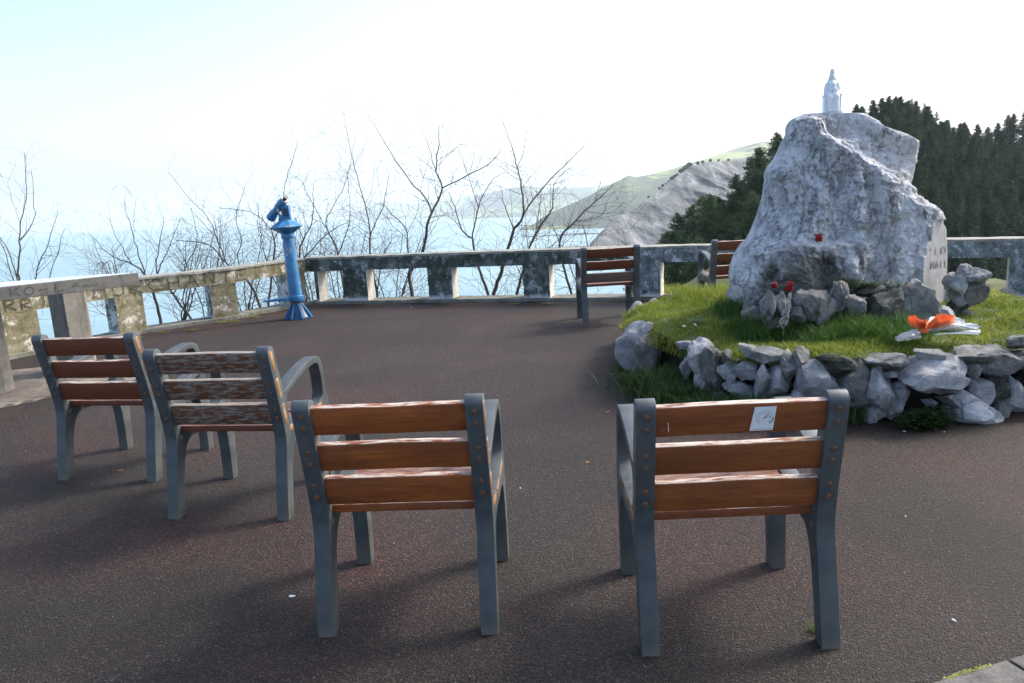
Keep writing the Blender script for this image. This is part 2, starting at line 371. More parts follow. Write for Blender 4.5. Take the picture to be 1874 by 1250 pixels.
def interp(L, u):
    us = [p[0] for p in L]; return [np.interp(u, us, [p[i] for p in L]) for i in range(1, len(L[0]))]
def ridge(name, crest, yb, yc, mats, nu=160, nt_=60, amp=.12, back=.5, ubase=None, seed=0, cliffp=1.0, fr=.02, aniso=None):
    """a land form whose crest passes through the given skyline; it has its own back slope and meets the sea in front"""
    u0, u1 = crest[0][0], crest[-1][0]; us = np.linspace(u0, u1, nu); V = []
    yc_f = (lambda u: np.interp(u, [p[0] for p in yc], [p[1] for p in yc])) if isinstance(yc, list) else (lambda u: yc)
    yb_f = (lambda u: np.interp(u, [p[0] for p in yb], [p[1] for p in yb])) if isinstance(yb, list) else (lambda u: yb)
    for u in us:
        v = interp(crest, u)[0]; yC = yc_f(u); yB = yb_f(u)
        c = np.array(D(u, v, yC)); ub = ubase(u) if ubase else u
        bpt = np.array(D(ub, 500, yB)); bpt[2] = seaz(bpt[0], bpt[1])-3
        H = c[2]-bpt[2]
        for j in range(nt_+1):
            t = j/nt_; p = bpt+(c-bpt)*t; p[2] = bpt[2]+H*(t**cliffp); V.append((*p, t, H))
        for j in range(1, 9):
            t = j/8; p = c+(c-bpt)*np.array([1, 1, 0])*back*t*2; p[2] = c[2]-H*.5*t*t; V.append((*p, 1.0, 0.))
    V = np.array(V); k = nt_+9; P = V[:, :3].copy(); t = V[:, 3]; H = V[:, 4]
    Q = P.copy()
    if aniso: Q[:, 0] = P[:, 0]+P[:, 2]*1.0; Q[:, 1] *= aniso[1]; Q[:, 2] *= .35
    n = fbm(Q*fr*np.array([1, 1, 1.6])+seed, 5, .55, True)
    env = np.sin(np.pi*np.clip(t, 0, 1))**.6
    P[:, 1] += -n*amp*H*env; P[:, 0] += fbm(P*fr*1.3+seed+9, 4)*amp*H*env*.6
    idx = np.arange(nu*k).reshape(nu, k)
    F = np.stack([idx[:-1, :-1], idx[1:, :-1], idx[1:, 1:], idx[:-1, 1:]], -1).reshape(-1, 4)
    return tag(link(name, mesh(name, P, F, mats, smooth=True)), kind='structure')
def m_cliff():
    m, nt, b = new_mat('limestone_cliff'); N = NB(nt)
    a = N.noise(N.co('World', (.030, .008, .006), (0, R(-42), 0)), 1.6, 11, .75, .8); bb = N.noise(N.co('World', (.02, .02, .02)), 1, 8, .65)
    c = N.ramp(a, [(.36, (.055, .06, .06)), (.5, (.155, .165, .165)), (.64, (.32, .33, .33))])
    c = N.mix(N.ramp(bb, [(.52, 0.), (.66, .75)]), c, (.085, .10, .07))
    z = N.sep(N.n('ShaderNodeNewGeometry').outputs['Position'], 2)
    N.set(b, 'Base Color', c); b.inputs['Roughness'].default_value = .95
    N.set(b, 'Normal', N.bump(N.math('ADD', a, bb), 1., 8.)); return m
def m_fields(name, dark=1., cells=.004):
    m, nt, b = new_mat(name); N = NB(nt); co = N.co('World', (1, .55, 2.5))
    v = N.voro(co, cells, 'F1', 'Color'); s = N.sep(v, 0)
    c = N.ramp(s, [(.0, (.05*dark, .07*dark, .035*dark)), (.35, (.09*dark, .12*dark, .05*dark)), (.55, (.20, .26, .08)), (.85, (.30, .36, .12))], 'CONSTANT')
    nn = N.noise(N.co('World'), .006, 8, .65)
    c = N.mix(N.ramp(nn, [(.44, .95), (.56, 0.)]), c, (.045*dark, .060*dark, .045*dark))
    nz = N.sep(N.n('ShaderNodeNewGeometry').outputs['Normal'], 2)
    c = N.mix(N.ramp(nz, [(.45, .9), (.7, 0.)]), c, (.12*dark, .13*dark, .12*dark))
    N.set(b, 'Base Color', c); b.inputs['Roughness'].default_value = .95; N.set(b, 'Normal', N.bump(nn, 1., 12.)); return m
MCL = m_cliff(); MF1 = m_fields('green_headland'); MF2 = m_fields('far_green_coast', .9, .0018)
ridge('near_cliff', [(1078, 447), (1100, 424), (1130, 399), (1180, 368), (1225, 333), (1262, 305), (1300, 296), (1380, 293), (1450, 292), (1560, 300)], 760, [(1078, 800), (1262, 1000), (1560, 1150)], [MCL], ubase=lambda u: 1075+(u-1078)*.95, amp=.17, cliffp=1.15, fr=.014, seed=3, nu=260, nt_=110, aniso=(1, .35, .55))
ridge('green_headland', [(955, 419), (975, 411), (1000, 393), (1035, 378), (1075, 360), (1105, 343), (1135, 329), (1150, 321), (1165, 324), (1200, 317), (1240, 306), (1300, 288), (1345, 272), (1390, 260), (1430, 258), (1500, 268), (1600, 280)], [(955, 2000), (1600, 1500)], [(955, 2050), (1100, 2500), (1240, 3000), (1600, 3600)], [MF1], amp=.10, seed=11, fr=.004, nu=260)
ridge('middle_coast', [(850, 386), (870, 360), (900, 352), (930, 345), (960, 340), (1000, 344), (1040, 343), (1080, 342), (1120, 338), (1200, 330), (1300, 320)], 6200, 8200, [MF2], amp=.10, seed=21, fr=.0016)
ridge('far_coast', [(640, 391), (665, 382), (690, 370), (715, 369), (745, 374), (775, 373), (805, 370), (835, 364), (865, 358), (900, 352), (960, 350)], 10500, 12500, [MF2], amp=.08, seed=31, fr=.0013)
# shelf rocks at the foot of the cliff
def reef():
    for i, (u, y, L, wd) in enumerate([(1040, 1000, 60, 9), (1062, 930, 70, 12), (1010, 1500, 90, 14), (1120, 790, 90, 14)]):
        p = D(u, 440, y); z = seaz(p.x, p.y); n = 40; V = []; 
        for a in range(n):
            for r in (1, .55):
                an = 2*math.pi*a/n; k = 1+.35*float(vnoise(np.array([a*.6, i*9.1, r])))
                V.append((p.x+math.cos(an)*L*r*k, p.y+math.sin(an)*wd*r*k, z-1 if r == 1 else z+1.2+.6*k))
        V.append((p.x, p.y, z+2.2)); F = []
        for a in range(n):
            b_ = (a+1) % n; F += [(2*a, 2*b_, 2*b_+1, 2*a+1), (2*a+1, 2*b_+1, 2*n)]
        tag(link('tidal_rock', mesh('tidal_rock', V, F, [MCL], smooth=True)), 'low dark wave-cut rock shelf lying in the sea off the cliffs', 'rock', 'tidal rock shelves below the cliffs')
reef()

# ---------------------------------------------------------------- conifers
MPINE = [m_leaf('pine_needles', [(.009, .025, .014), (.023, .052, .026), (.052, .10, .042)], .75, .22, True, .12),
         m_leaf('pine_needles_light', [(.017, .040, .016), (.044, .082, .030), (.095, .145, .050)], .75, .22, True, .15)]
MBARK = plain('pine_bark', (.06, .045, .035), .9, 0, 10)
def pine_meshes(seed, h, rad, conic, mat, dens=13):
    rs = np.random.RandomState(seed); V = []; nq = 0; Q = []
    nb = int(h*dens)
    for i in range(nb):
        t = (i+rs.rand())/nb; z = h*(.12+.88*t)
        prof = min((1-t)**conic, .5+1.6*t)
        L = rad*prof*(.6+.5*rs.rand())+.10; a = rs.rand()*6.283; up = .10+.5*t
        dr = np.array([math.cos(a), math.sin(a), up*.6-.15*(1-t)])
        m = max(3, int(L*9))
        for j in range(m):
            s = (j+.6)/m; c = dr*L*s+np.array([0, 0, z-.10*L*s*s]); 
            for q in range(4):
                cc = c+rs.normal(0, .11+.10*s, 3)*[1, 1, .6]; sz = .13+.15*rs.rand()
                ax = rs.normal(0, 1, 3)+dr*1.4; ax[2] += .7; ax /= np.linalg.norm(ax); bx = np.cross(ax, rs.normal(0, 1, 3)); bx /= np.linalg.norm(bx)+1e-9
                V += [cc-bx*sz*.34, cc+bx*sz*.34, cc+ax*sz*1.9]
    for q in range(5): V += [np.array([-.05, 0, h*.96]), np.array([.05, 0, h*.96]), np.array([rs.normal()*.04, rs.normal()*.04, h*1.05])]
    V = np.array(V); F = np.arange(len(V)).reshape(-1, 3)
    cm = mesh('crown', V, F, [mat])
    mb = MB(); mb.tube([(0, 0, -1.), (0, 0, h*.4), (.05, 0, h*.98)], [h*.018, h*.013, .02], 6); 
    tm = mesh('trunk', mb.v, mb.f, [MBARK], smooth=True)
    return cm, tm
PINES = [pine_meshes(i, 11+rr, 3.1+.3*(i % 3), .72, MPINE[0], 18) for i, rr in enumerate([0, .5, .9, .3, .7])]
PINES_N = [pine_meshes(20+i, 8+rr, 3.0, .62, MPINE[1]) for i, rr in enumerate([0, 1.2, 2, .5])]
def place_pine(kind, p, sc, rz, label, group):
    t = empty('pine_tree', p, rz); t.scale = (sc, sc, sc*1.0); tag(t, label, 'tree', group)
    link('crown', kind[0], t); link('trunk', kind[1], t)
def m_forest_floor():
    m, nt, b = new_mat('forest_floor'); N = NB(nt); co = N.co('World')
    N.set(b, 'Base Color', N.ramp(N.noise(co, .3, 6), [(.3, (.010, .016, .008)), (.7, (.03, .035, .018))])); b.inputs['Roughness'].default_value = 1; return m
MFF = m_forest_floor()
def wooded_hill(name, outline, y0, y1, th, dv_low, rows, step, kinds, label, group, seed, ulim, floor=None, vis=None):
    rs = random.Random(seed); us = np.linspace(outline[0][0], outline[-1][0], 60); nt_ = 14
    def pt(u, t):
        v = interp(outline, u)[0]; c = D(u, v, y1); zr = c.z-th
        lo = D(u, interp(floor, u)[0], y0) ; zl = lo.z-th
        y = y0+(y1-y0)*t; x = c.x*(y/y1)*(1)+0; z = zl+(zr-zl)*(t**.75)
        return Vector((x, y, z))
    V = []; 
    for u in us:
        for j in range(nt_): V.append(pt(u, j/(nt_-1)))
        e = pt(u, 1); V += [e+Vector((0, (y1-y0)*.4, -6)), e+Vector((0, (y1-y0)*1.0, -30)), e+Vector((0, (y1-y0)*2., -90))]
    k = nt_+3; idx = np.arange(len(us)*k).reshape(len(us), k)
    F = np.stack([idx[:-1, :-1], idx[1:, :-1], idx[1:, 1:], idx[:-1, 1:]], -1).reshape(-1, 4)
    tag(link(name, mesh(name, V, F, [MFF], smooth=True)), kind='structure')
    n = 0
    for r in range(rows):
        t = 1-r/(rows-1)*.97; y = y0+(y1-y0)*t; du = step*(.72 if r < 3 else 1.12)/y*FPX; u = outline[0][0]+rs.random()*du
        while u < outline[-1][0]:
            uu = u+rs.uniform(-.3, .3)*du; p = pt(uu, min(1, max(0, t+rs.uniform(-.03, .03))))
            if ulim(uu, t):
                place_pine(rs.choice(kinds), p, rs.uniform(.82, 1.12)*th/12.5*(1 if kinds is PINES else 1.35), rs.random()*6.28, label, group); n += 1
            u += du*rs.uniform(.8, 1.2)
    return n
n1 = wooded_hill('wooded_hill', [(1400, 290), (1480, 246), (1540, 204), (1580, 186), (1640, 166), (1690, 185), (1740, 212), (1790, 226), (1830, 242), (1900, 262), (2000, 290)], 105, 215, 11.0, 0, 17, 4.3, PINES,
   'dark green conifer on the steep wooded hill behind the white rock', 'conifers covering the hill', 5, lambda u, t: u < 1920 and not (u < 1640 and t < .75) and not (u < 1540), floor=[(1400, 520), (2000, 530)])
n2 = wooded_hill('farther_wooded_hill', [(1770, 265), (1815, 228), (1840, 212), (1874, 192), (1940, 165), (2020, 150)], 240, 300, 12.5, 0, 4, 5.5, PINES,
   'hazy dark conifer on the farther hill at the right edge', 'conifers on the farther hill', 6, lambda u, t: u < 1930, floor=[(1770, 330), (2020, 330)])
n3 = wooded_hill('wooded_spur', [(1165, 452), (1200, 428), (1235, 390), (1290, 362), (1335, 328), (1362, 296), (1395, 268), (1430, 240), (1500, 240), (1560, 290)], 66, 112, 8.5, 0, 9, 3.9, PINES_N,
   'bushy mid green pine on the slope left of the white rock', 'pines on the near slope', 7, lambda u, t: u < 1520, floor=[(1190, 560), (1560, 560)])
print('pines', n1, n2, n3)
def woodland_fill():
    rs = random.Random(77); src = []
    for k in range(3):
        cm, tm = pine_meshes(60+k, 11.5, 2.9, .80, MPINE[0], 7); a = np.empty(len(cm.vertices)*3, np.float32); cm.vertices.foreach_get('co', a); src.append(a.reshape(-1, 3)); bpy.data.meshes.remove(cm); bpy.data.meshes.remove(tm)
    out = [(1400, 290), (1480, 246), (1540, 204), (1580, 186), (1640, 166), (1690, 185), (1740, 212), (1790, 226), (1830, 242), (1900, 262), (2000, 290)]
    A = []
    for r in range(12):
        t = 1-r/11*.9; y = 105+110*t; du = 3.4/y*FPX; u = 1415+rs.random()*du
        while u < 1915:
            if True:
                v = interp(out, u)[0]; c = D(u, v, 215); lo = D(u, 522, 105); zr = c.z-11.; zl = lo.z-11.; x = c.x*(y/215); z = zl+(zr-zl)*(t**.75)
                b_ = rs.choice(src); s_ = rs.uniform(.72, .92); an = rs.random()*6.28; ca, sa = math.cos(an)*s_, math.sin(an)*s_
                A.append(np.stack([b_[:, 0]*ca-b_[:, 1]*sa+x, b_[:, 0]*sa+b_[:, 1]*ca+y, b_[:, 2]*s_+z], -1))
            u += du*rs.uniform(.8, 1.2)
    V = np.vstack(A); tag(link('woodland', mesh('woodland', V, np.arange(len(V)).reshape(-1, 3), [MPINE[0]])), 'dense dark green canopy filling the hill between the separate conifers', 'woodland', kind='stuff')
woodland_fill()
# shrubs on the cliff crest
def crest_shrubs():
    rs = random.Random(3)
    cr = [(1100, 424), (1130, 399), (1180, 368), (1225, 333), (1262, 305), (1300, 296), (1380, 293), (1420, 292)]
    vs = []
    for s in range(3):
        r2 = np.random.RandomState(s+40); V = []
        for i in range(260):
            c = r2.normal(0, 1, 3); c /= np.linalg.norm(c); c = c*[3.2, 3.2, 2.6]*(.6+.4*r2.rand())+[0, 0, 3.2]
            a = r2.normal(0, 1, 3); a /= np.linalg.norm(a); b_ = np.cross(a, r2.normal(0, 1, 3)); b_ /= np.linalg.norm(b_); V += [c-a*.7, c+a*.7, c+b_*1.2]
        mb = MB(); mb.tube([(0, 0, -2), (0, 0, 3)], [.3, .15], 5); k0 = len(V); V += [np.array(p) for p in mb.v]
        F = [tuple(range(i, i+3)) for i in range(0, k0, 3)]+[tuple(i+k0 for i in f) for f in mb.f]
        vs.append(mesh('clifftop_shrub', V, F, [MPINE[0]]))
    us = [1187, 1207, 1213, 1219, 1224, 1229, 1234, 1239, 1246, 1252, 1256, 1261, 1264, 1277, 1286, 1300, 1315, 1333, 1369, 1374]
    for i, u in enumerate(us):
        v = interp(cr, u)[0]; y = np.interp(u, [1078, 1262, 1560], [800, 1000, 1150])
        p = D(u, v+.5, y+3); o = link('clifftop_shrub', vs[i % 3]); s = rs.uniform(.5, 1.0)*(1.2 if 1240 < u < 1266 else .8); o.location = p; o.scale = (s, s, s); o.rotation_euler.z = rs.random()*6
        tag(o, 'small dark tree on the crest of the pale cliff', 'tree', 'small trees along the cliff crest')
crest_shrubs()

# ================================================================ BALUSTRADE
def wallframe(W):
    seg = []; s = 0
    for (x0, y0), (x1, y1) in zip(W[:-1], W[1:]):
        L = math.hypot(x1-x0, y1-y0); seg.append((s, L, x0, y0, (x1-x0)/L, (y1-y0)/L)); s += L
    return seg, s
def wall_pt(seg, s, off, z):
    for i, (s0, L, x0, y0, dx, dy) in enumerate(seg):
        if s <= s0+L or i == len(seg)-1:
            a = s-s0; nx, ny = -dy, dx          # outward (away from the terrace, to the left of travel)
            # mitre
            return Vector((x0+dx*a+nx*off, y0+dy*a+ny*off, z))
def sweep_wall(mb, W, o0, o1, z0, z1, mi, mitop=None):
    """box section swept along the polyline with mitred corners; faces front/back/top/bottom"""
    n = len(W); nr = []
    for i in range(n):
        ds = []
        if i > 0: a = Vector(W[i])-Vector(W[i-1]); ds.append(a.normalized())
        if i < n-1: a = Vector(W[i+1])-Vector(W[i]); ds.append(a.normalized())
        ns = [Vector((-d.y, d.x)) for d in ds]; m = sum(ns, Vector((0, 0))).normalized(); m = m/ max(.5, m.dot(ns[0])); nr.append(m)
    V = []; 
    sub = []
    for i in range(n-1):
        L = (Vector(W[i+1])-Vector(W[i])).length; k = max(1, int(L/.12))
        for j in range(k): sub.append((i, j/k))
    sub.append((n-2, 1.0))
    rs = random.Random(int(z1*1000)+n)
    for i, t in sub:
        p = Vector(W[i]).lerp(Vector(W[i+1]), t); m = nr[i].lerp(nr[i+1], t)
        for o, z in ((o0, z0), (o0, z1), (o1, z1), (o1, z0)):
            jz = rs.uniform(-.004, .004); jo = rs.uniform(-.004, .004); V.append((p.x+m.x*(o+jo), p.y+m.y*(o+jo), z+jz))
    F = []; M_ = []
    for i in range(len(sub)-1):
        for j in range(4):
            a = i*4+j; b_ = i*4+(j+1) % 4; F.append((a, b_, b_+4, a+4)); M_.append(mi if j != 1 else (mitop if mitop is not None else mi))
    F += [(3, 2, 1, 0), tuple((len(sub)-1)*4+j for j in range(4))]; M_ += [mi, mi]
    mb.add(V, F, M_)
# stroke lettering (hand drawn scrawls)
GL = {'A': [[(0, 0), (.5, 1), (1, 0)], [(.2, .4), (.8, .4)]], 'C': [[(1, .85), (.6, 1), (.1, .75), (0, .4), (.3, .03), (1, .1)]], 'D': [[(.1, 0), (.1, 1), (.8, .8), (.95, .4), (.6, .05), (.1, 0)]],
 'E': [[(1, 1), (.1, 1), (.1, 0), (1, 0)], [(.1, .5), (.8, .5)]], 'H': [[(.1, 0), (.1, 1)], [(.9, 0), (.9, 1)], [(.1, .5), (.9, .5)]], 'I': [[(.5, 0), (.5, 1)]],
 'J': [[(.8, 1), (.8, .2), (.5, 0), (.1, .15)]], 'K': [[(.1, 0), (.1, 1)], [(.9, 1), (.1, .45), (.95, 0)]], 'L': [[(.3, 1), (.1, .05), (1, .15)]], 'M': [[(0, 0), (.15, 1), (.5, .4), (.85, 1), (1, 0)]],
 'N': [[(.1, 0), (.1, 1), (.9, 0), (.9, 1)]], 'O': [[(.5, 1), (.1, .7), (.1, .25), (.5, 0), (.9, .3), (.9, .75), (.5, 1)]], 'P': [[(.1, 0), (.1, 1), (.8, .95), (.85, .6), (.1, .5)]],
 'R': [[(.1, 0), (.1, 1), (.8, .95), (.8, .6), (.1, .5), (.95, 0)]], 'S': [[(.9, .9), (.4, 1), (.1, .75), (.85, .35), (.6, 0), (.05, .1)]], 'T': [[(0, 1), (1, 1)], [(.5, 1), (.5, 0)]],
 'U': [[(.1, 1), (.1, .2), (.5, 0), (.9, .2), (.9, 1)]], 'W': [[(0, .8), (.2, 0), (.5, .6), (.75, 0), (1, .9)]], '-': [[(.1, .45), (.9, .5)]], 'd': [[(.9, 1), (.7, .1), (.2, 0), (.05, .4), (.4, .65), (.8, .4)]],
 'h': [[(.1, 0), (.15, 1)], [(.1, .4), (.5, .55), (.6, 0)]], 'u': [[(.1, .5), (.2, .05), (.7, .1), (.8, .5)]], '1': [[(.2, .75), (.5, 1), (.5, 0)]], '0': [[(.5, 1), (.1, .5), (.5, 0), (.9, .5), (.5, 1)]],
 '2': [[(.1, .8), (.5, 1), (.9, .7), (.1, 0), (.9, 0)]], '4': [[(.7, 0), (.7, 1), (.1, .35), (.95, .35)]], '6': [[(.8, 1), (.2, .5), (.3, 0), (.8, .1), (.8, .45), (.2, .4)]], '8': [[(.5, .5), (.15, .8), (.5, 1), (.85, .8), (.5, .5), (.1, .2), (.5, 0), (.9, .2), (.5, .5)]],
 'w': [[(0, .5), (.2, 0), (.5, .45), (.8, 0), (1, .5)]], '.': [[(.4, 0), (.6, 0)]]}
def scrawl(mb, text, fn, w, h, gap=.35, th=.012, lift=.003, jit=.0, seed=0):
    rs = random.Random(seed); x = 0
    for ch in text:
        if ch != ' ':
            ox = rs.uniform(-jit, jit)*w; oy = rs.uniform(-jit, jit)*h
            for st in GL[ch]:
                pts = []
                for (a, b_), (c, d) in zip(st[:-1], st[1:]):
                    for k in range(3): pts.append((a+(c-a)*k/3, b_+(d-b_)*k/3))
                pts.append(st[-1]); P = [Vector((x+p[0]*w+ox, p[1]*h+oy)) for p in pts]; V = []
                for i, p in enumerate(P):
                    t = P[min(i+1, len(P)-1)]-P[max(i-1, 0)]; t = t.normalized() if t.length > 1e-6 else Vector((1, 0)); nn = Vector((-t.y, t.x))*th*.5*rs.uniform(.8, 1.2)
                    for q in (p+nn, p-nn): V.append(fn(q.x, q.y, lift))
                mb.add(V, [(2*i, 2*i+1, 2*i+3, 2*i+2) for i in range(len(P)-1)])
        x += w*(1+gap)
MGRAF = plain('black_marker', (.035, .034, .03), .8, var=.5); MGRAF2 = plain('faded_black_paint', (.045, .042, .030), .9, var=.5)
RT, RB = .715, .505
def balustrade(name, W, posts, mats, label, s_jamb):
    """mats: 0 front, 1 jamb facing the start, 2 jamb facing the end, 3 cap, 4 kerb"""
    t = empty(name, (W[0][0], W[0][1], 0)); tag(t, label, 'wall'); inv = Vector((-W[0][0], -W[0][1], 0))
    def bld(mb, nm, ms, **k):
        mb.v = [tuple(Vector(v)+inv) for v in mb.v]; return mb.build(nm, ms, t, **k)
    for WW, mm in (((W, mats[0]),) if len(mats) < 6 else ((W[:4], mats[0]), (W[3:], mats[5]))):
        mb = MB(); sweep_wall(mb, WW, 0, .27, RB, RT-.03, 0, 0); bld(mb, 'rail', [mm])
    mb = MB(); sweep_wall(mb, W, -.012, .285, RT-.029, RT, 0, 0); bld(mb, 'coping', [mats[3]])
    mb = MB(); sweep_wall(mb, W, -.05, .31, -.05, .045, 0, 0); bld(mb, 'kerb', [mats[4]])
    seg, L = wallframe(W)
    for pi, (pa, pb) in enumerate(posts):
        a, b_ = Vector(pa), Vector(pb); d = (b_-a).normalized(); n = Vector((-d.y, d.x)); V = []; F = []; mi = []
        k = 8; rs = random.Random(int(a.x*100))
        prof = [(0, -.004), (1, -.004), (1, .25), (0, .25)]
        for j in range(k+1):
            z = .040+(RB+.002-.040)*j/k
            for s_, o in prof:
                p = a.lerp(b_, s_)+n*(o+rs.uniform(-.003, .003)); V.append((p.x+d.x*rs.uniform(-.004, .004), p.y, z))
        for j in range(k):
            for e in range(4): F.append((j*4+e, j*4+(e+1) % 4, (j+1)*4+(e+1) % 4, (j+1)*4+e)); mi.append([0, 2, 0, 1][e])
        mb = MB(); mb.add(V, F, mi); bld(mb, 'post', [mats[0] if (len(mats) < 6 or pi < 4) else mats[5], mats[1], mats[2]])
    return t, seg, inv
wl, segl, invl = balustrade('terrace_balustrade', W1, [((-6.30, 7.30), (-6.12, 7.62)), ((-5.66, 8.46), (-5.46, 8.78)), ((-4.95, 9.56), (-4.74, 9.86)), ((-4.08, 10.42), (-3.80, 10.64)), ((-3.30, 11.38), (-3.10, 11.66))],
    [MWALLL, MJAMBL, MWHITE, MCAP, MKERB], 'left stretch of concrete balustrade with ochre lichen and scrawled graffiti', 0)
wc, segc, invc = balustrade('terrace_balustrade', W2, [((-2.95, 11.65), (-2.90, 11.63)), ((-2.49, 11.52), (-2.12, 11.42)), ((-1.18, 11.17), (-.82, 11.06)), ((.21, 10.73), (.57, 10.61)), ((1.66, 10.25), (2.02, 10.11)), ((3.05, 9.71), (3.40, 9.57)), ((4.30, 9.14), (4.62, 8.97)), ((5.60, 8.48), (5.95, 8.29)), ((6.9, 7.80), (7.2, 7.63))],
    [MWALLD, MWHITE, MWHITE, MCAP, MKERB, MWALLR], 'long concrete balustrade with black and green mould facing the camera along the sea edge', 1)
# graffiti on the walls
def wfn(seg, s0, z0, inv):
    return lambda a, b, l: wall_pt(seg, s0+a, -l-.006, z0+b)+inv
mb = MB(); scrawl(mb, 'MURCHANTE', wfn(segl, 3.0, .525, invl), .165, .145, .42, .013, seed=1, jit=.05); mb.build('graffiti', MGRAF2, wl)
mb = MB(); scrawl(mb, 'RRI', wfn(segl, 1.98, .53, invl), .13, .12, .4, .013, seed=2, jit=.08); mb.build('graffiti', MGRAF2, wl)
mb = MB(); scrawl(mb, 'DS', wfn(segc, 1.99, .52, invc), .09, .11, .4, .012, seed=3, jit=.08); mb.build('graffiti', MGRAF, wc)

# ================================================================ CHAIRS
def smooth_loop(P, n=6):
    P = [Vector(p) for p in P]; out = []; N_ = len(P)
    for i in range(N_):
        p0, p1, p2, p3 = P[i-1], P[i], P[(i+1) % N_], P[(i+2) % N_]
        for k in range(n):
            t = k/n; out.append(.5*((2*p1)+(-p0+p2)*t+(2*p0-5*p1+4*p2-p3)*t*t+(-p0+3*p1-3*p2+p3)*t**3))
    return out
OUT = [(-.030, 0), (-.004, .15), (.022, .28), (.042, .38), (.040, .46), (.014, .60), (-.018, .74), (-.040, .84), (-.037, .868), (-.015, .884), (.012, .876), (.024, .850),
       (.050, .74), (.078, .655), (.095, .640), (.17, .668), (.32, .705), (.46, .722), (.525, .712), (.56, .675), (.572, .60), (.585, .50), (.602, .42), (.600, .30), (.590, .15), (.578, 0),
       (.520, 0), (.525, .15), (.520, .27), (.500, .335), (.45, .372), (.33, .372), (.20, .378), (.135, .352), (.092, .27), (.060, .15), (.032, 0)]
HOLE = [(.118, .612), (.19, .640), (.33, .674), (.46, .688), (.512, .672), (.528, .62), (.538, .54), (.527, .490), (.47, .466), (.36, .454), (.22, .454), (.135, .466), (.108, .51), (.098, .57)]
def frame_mesh(bev=.007):
    bm = bmesh.new(); hw = .031
    def loop(L): 
        vs = [bm.verts.new((-hw, p.x, p.y)) for p in L]; return [bm.edges.new((vs[i], vs[(i+1) % len(vs)])) for i in range(len(vs))]
    # outline smoothed except the flat feet
    o = []; P = [Vector(p) for p in OUT]; S = smooth_loop(OUT, 3)
    for i in range(len(OUT)):
        for k in range(3):
            flat = (i in (0, 25, 26, 36)) or False
            if i in (25, 36) and k > 0: continue
            q = S[i*3+k]; 
            if i in (0, 26, 24, 35) and k > 0: q = P[i].lerp(P[(i+1) % len(P)], k/3)
            q = Vector((q.x, max(0, q.y))); o.append(q)
    e = loop(o)+loop(smooth_loop(HOLE, 3))
    r = bmesh.ops.triangle_fill(bm, use_beauty=True, use_dissolve=False, edges=e)
    fs = bm.faces[:]; ext = bmesh.ops.extrude_face_region(bm, geom=fs)
    bmesh.ops.translate(bm, verts=[v for v in ext['geom'] if isinstance(v, bmesh.types.BMVert)], vec=(2*hw, 0, 0))
    bmesh.ops.recalc_face_normals(bm, faces=bm.faces[:])
    ed = [x for x in bm.edges if len(x.link_faces) == 2 and x.calc_face_angle() > R(60) and abs(x.verts[0].co.x-x.verts[1].co.x) < 1e-5]
    bmesh.ops.bevel(bm, geom=ed, offset=bev, segments=3, affect='EDGES', profile=.5, clamp_overlap=True)
    me = bpy.data.meshes.new('side_frame'); bm.to_mesh(me); bm.free(); me.materials.append(MI)
    me.polygons.foreach_set('use_smooth', np.ones(len(me.polygons), bool)); me.set_sharp_from_angle(angle=R(38)); return me
FRAME = frame_mesh()
CW = .594
def slat_mesh(L, h, t, seed=0):
    bm = bmesh.new(); bmesh.ops.create_cube(bm, size=1)
    bmesh.ops.scale(bm, vec=(L, t, h), verts=bm.verts[:])
    bmesh.ops.bevel(bm, geom=bm.edges[:], offset=.005, segments=2, affect='EDGES', profile=.5)
    # subdivide along x for slight wear wobble
    ed = [e for e in bm.edges if abs(e.verts[0].co.x-e.verts[1].co.x) > L*.8]
    bmesh.ops.subdivide_edges(bm, edges=ed, cuts=26, use_grid_fill=True)
    rs = random.Random(seed)
    for v in bm.verts:
        n = float(vnoise(np.array([v.co.x*9+seed, 0, seed*3.3]))); 
        if v.co.z > h*.3: v.co.z += n*.0022
        if v.co.z < -h*.3: v.co.z += n*.0015
    me = bpy.data.meshes.new('slat'); bm.to_mesh(me); bm.free()
    for f in me.polygons: f.use_smooth = True
    me.set_sharp_from_angle(angle=R(50)); return me
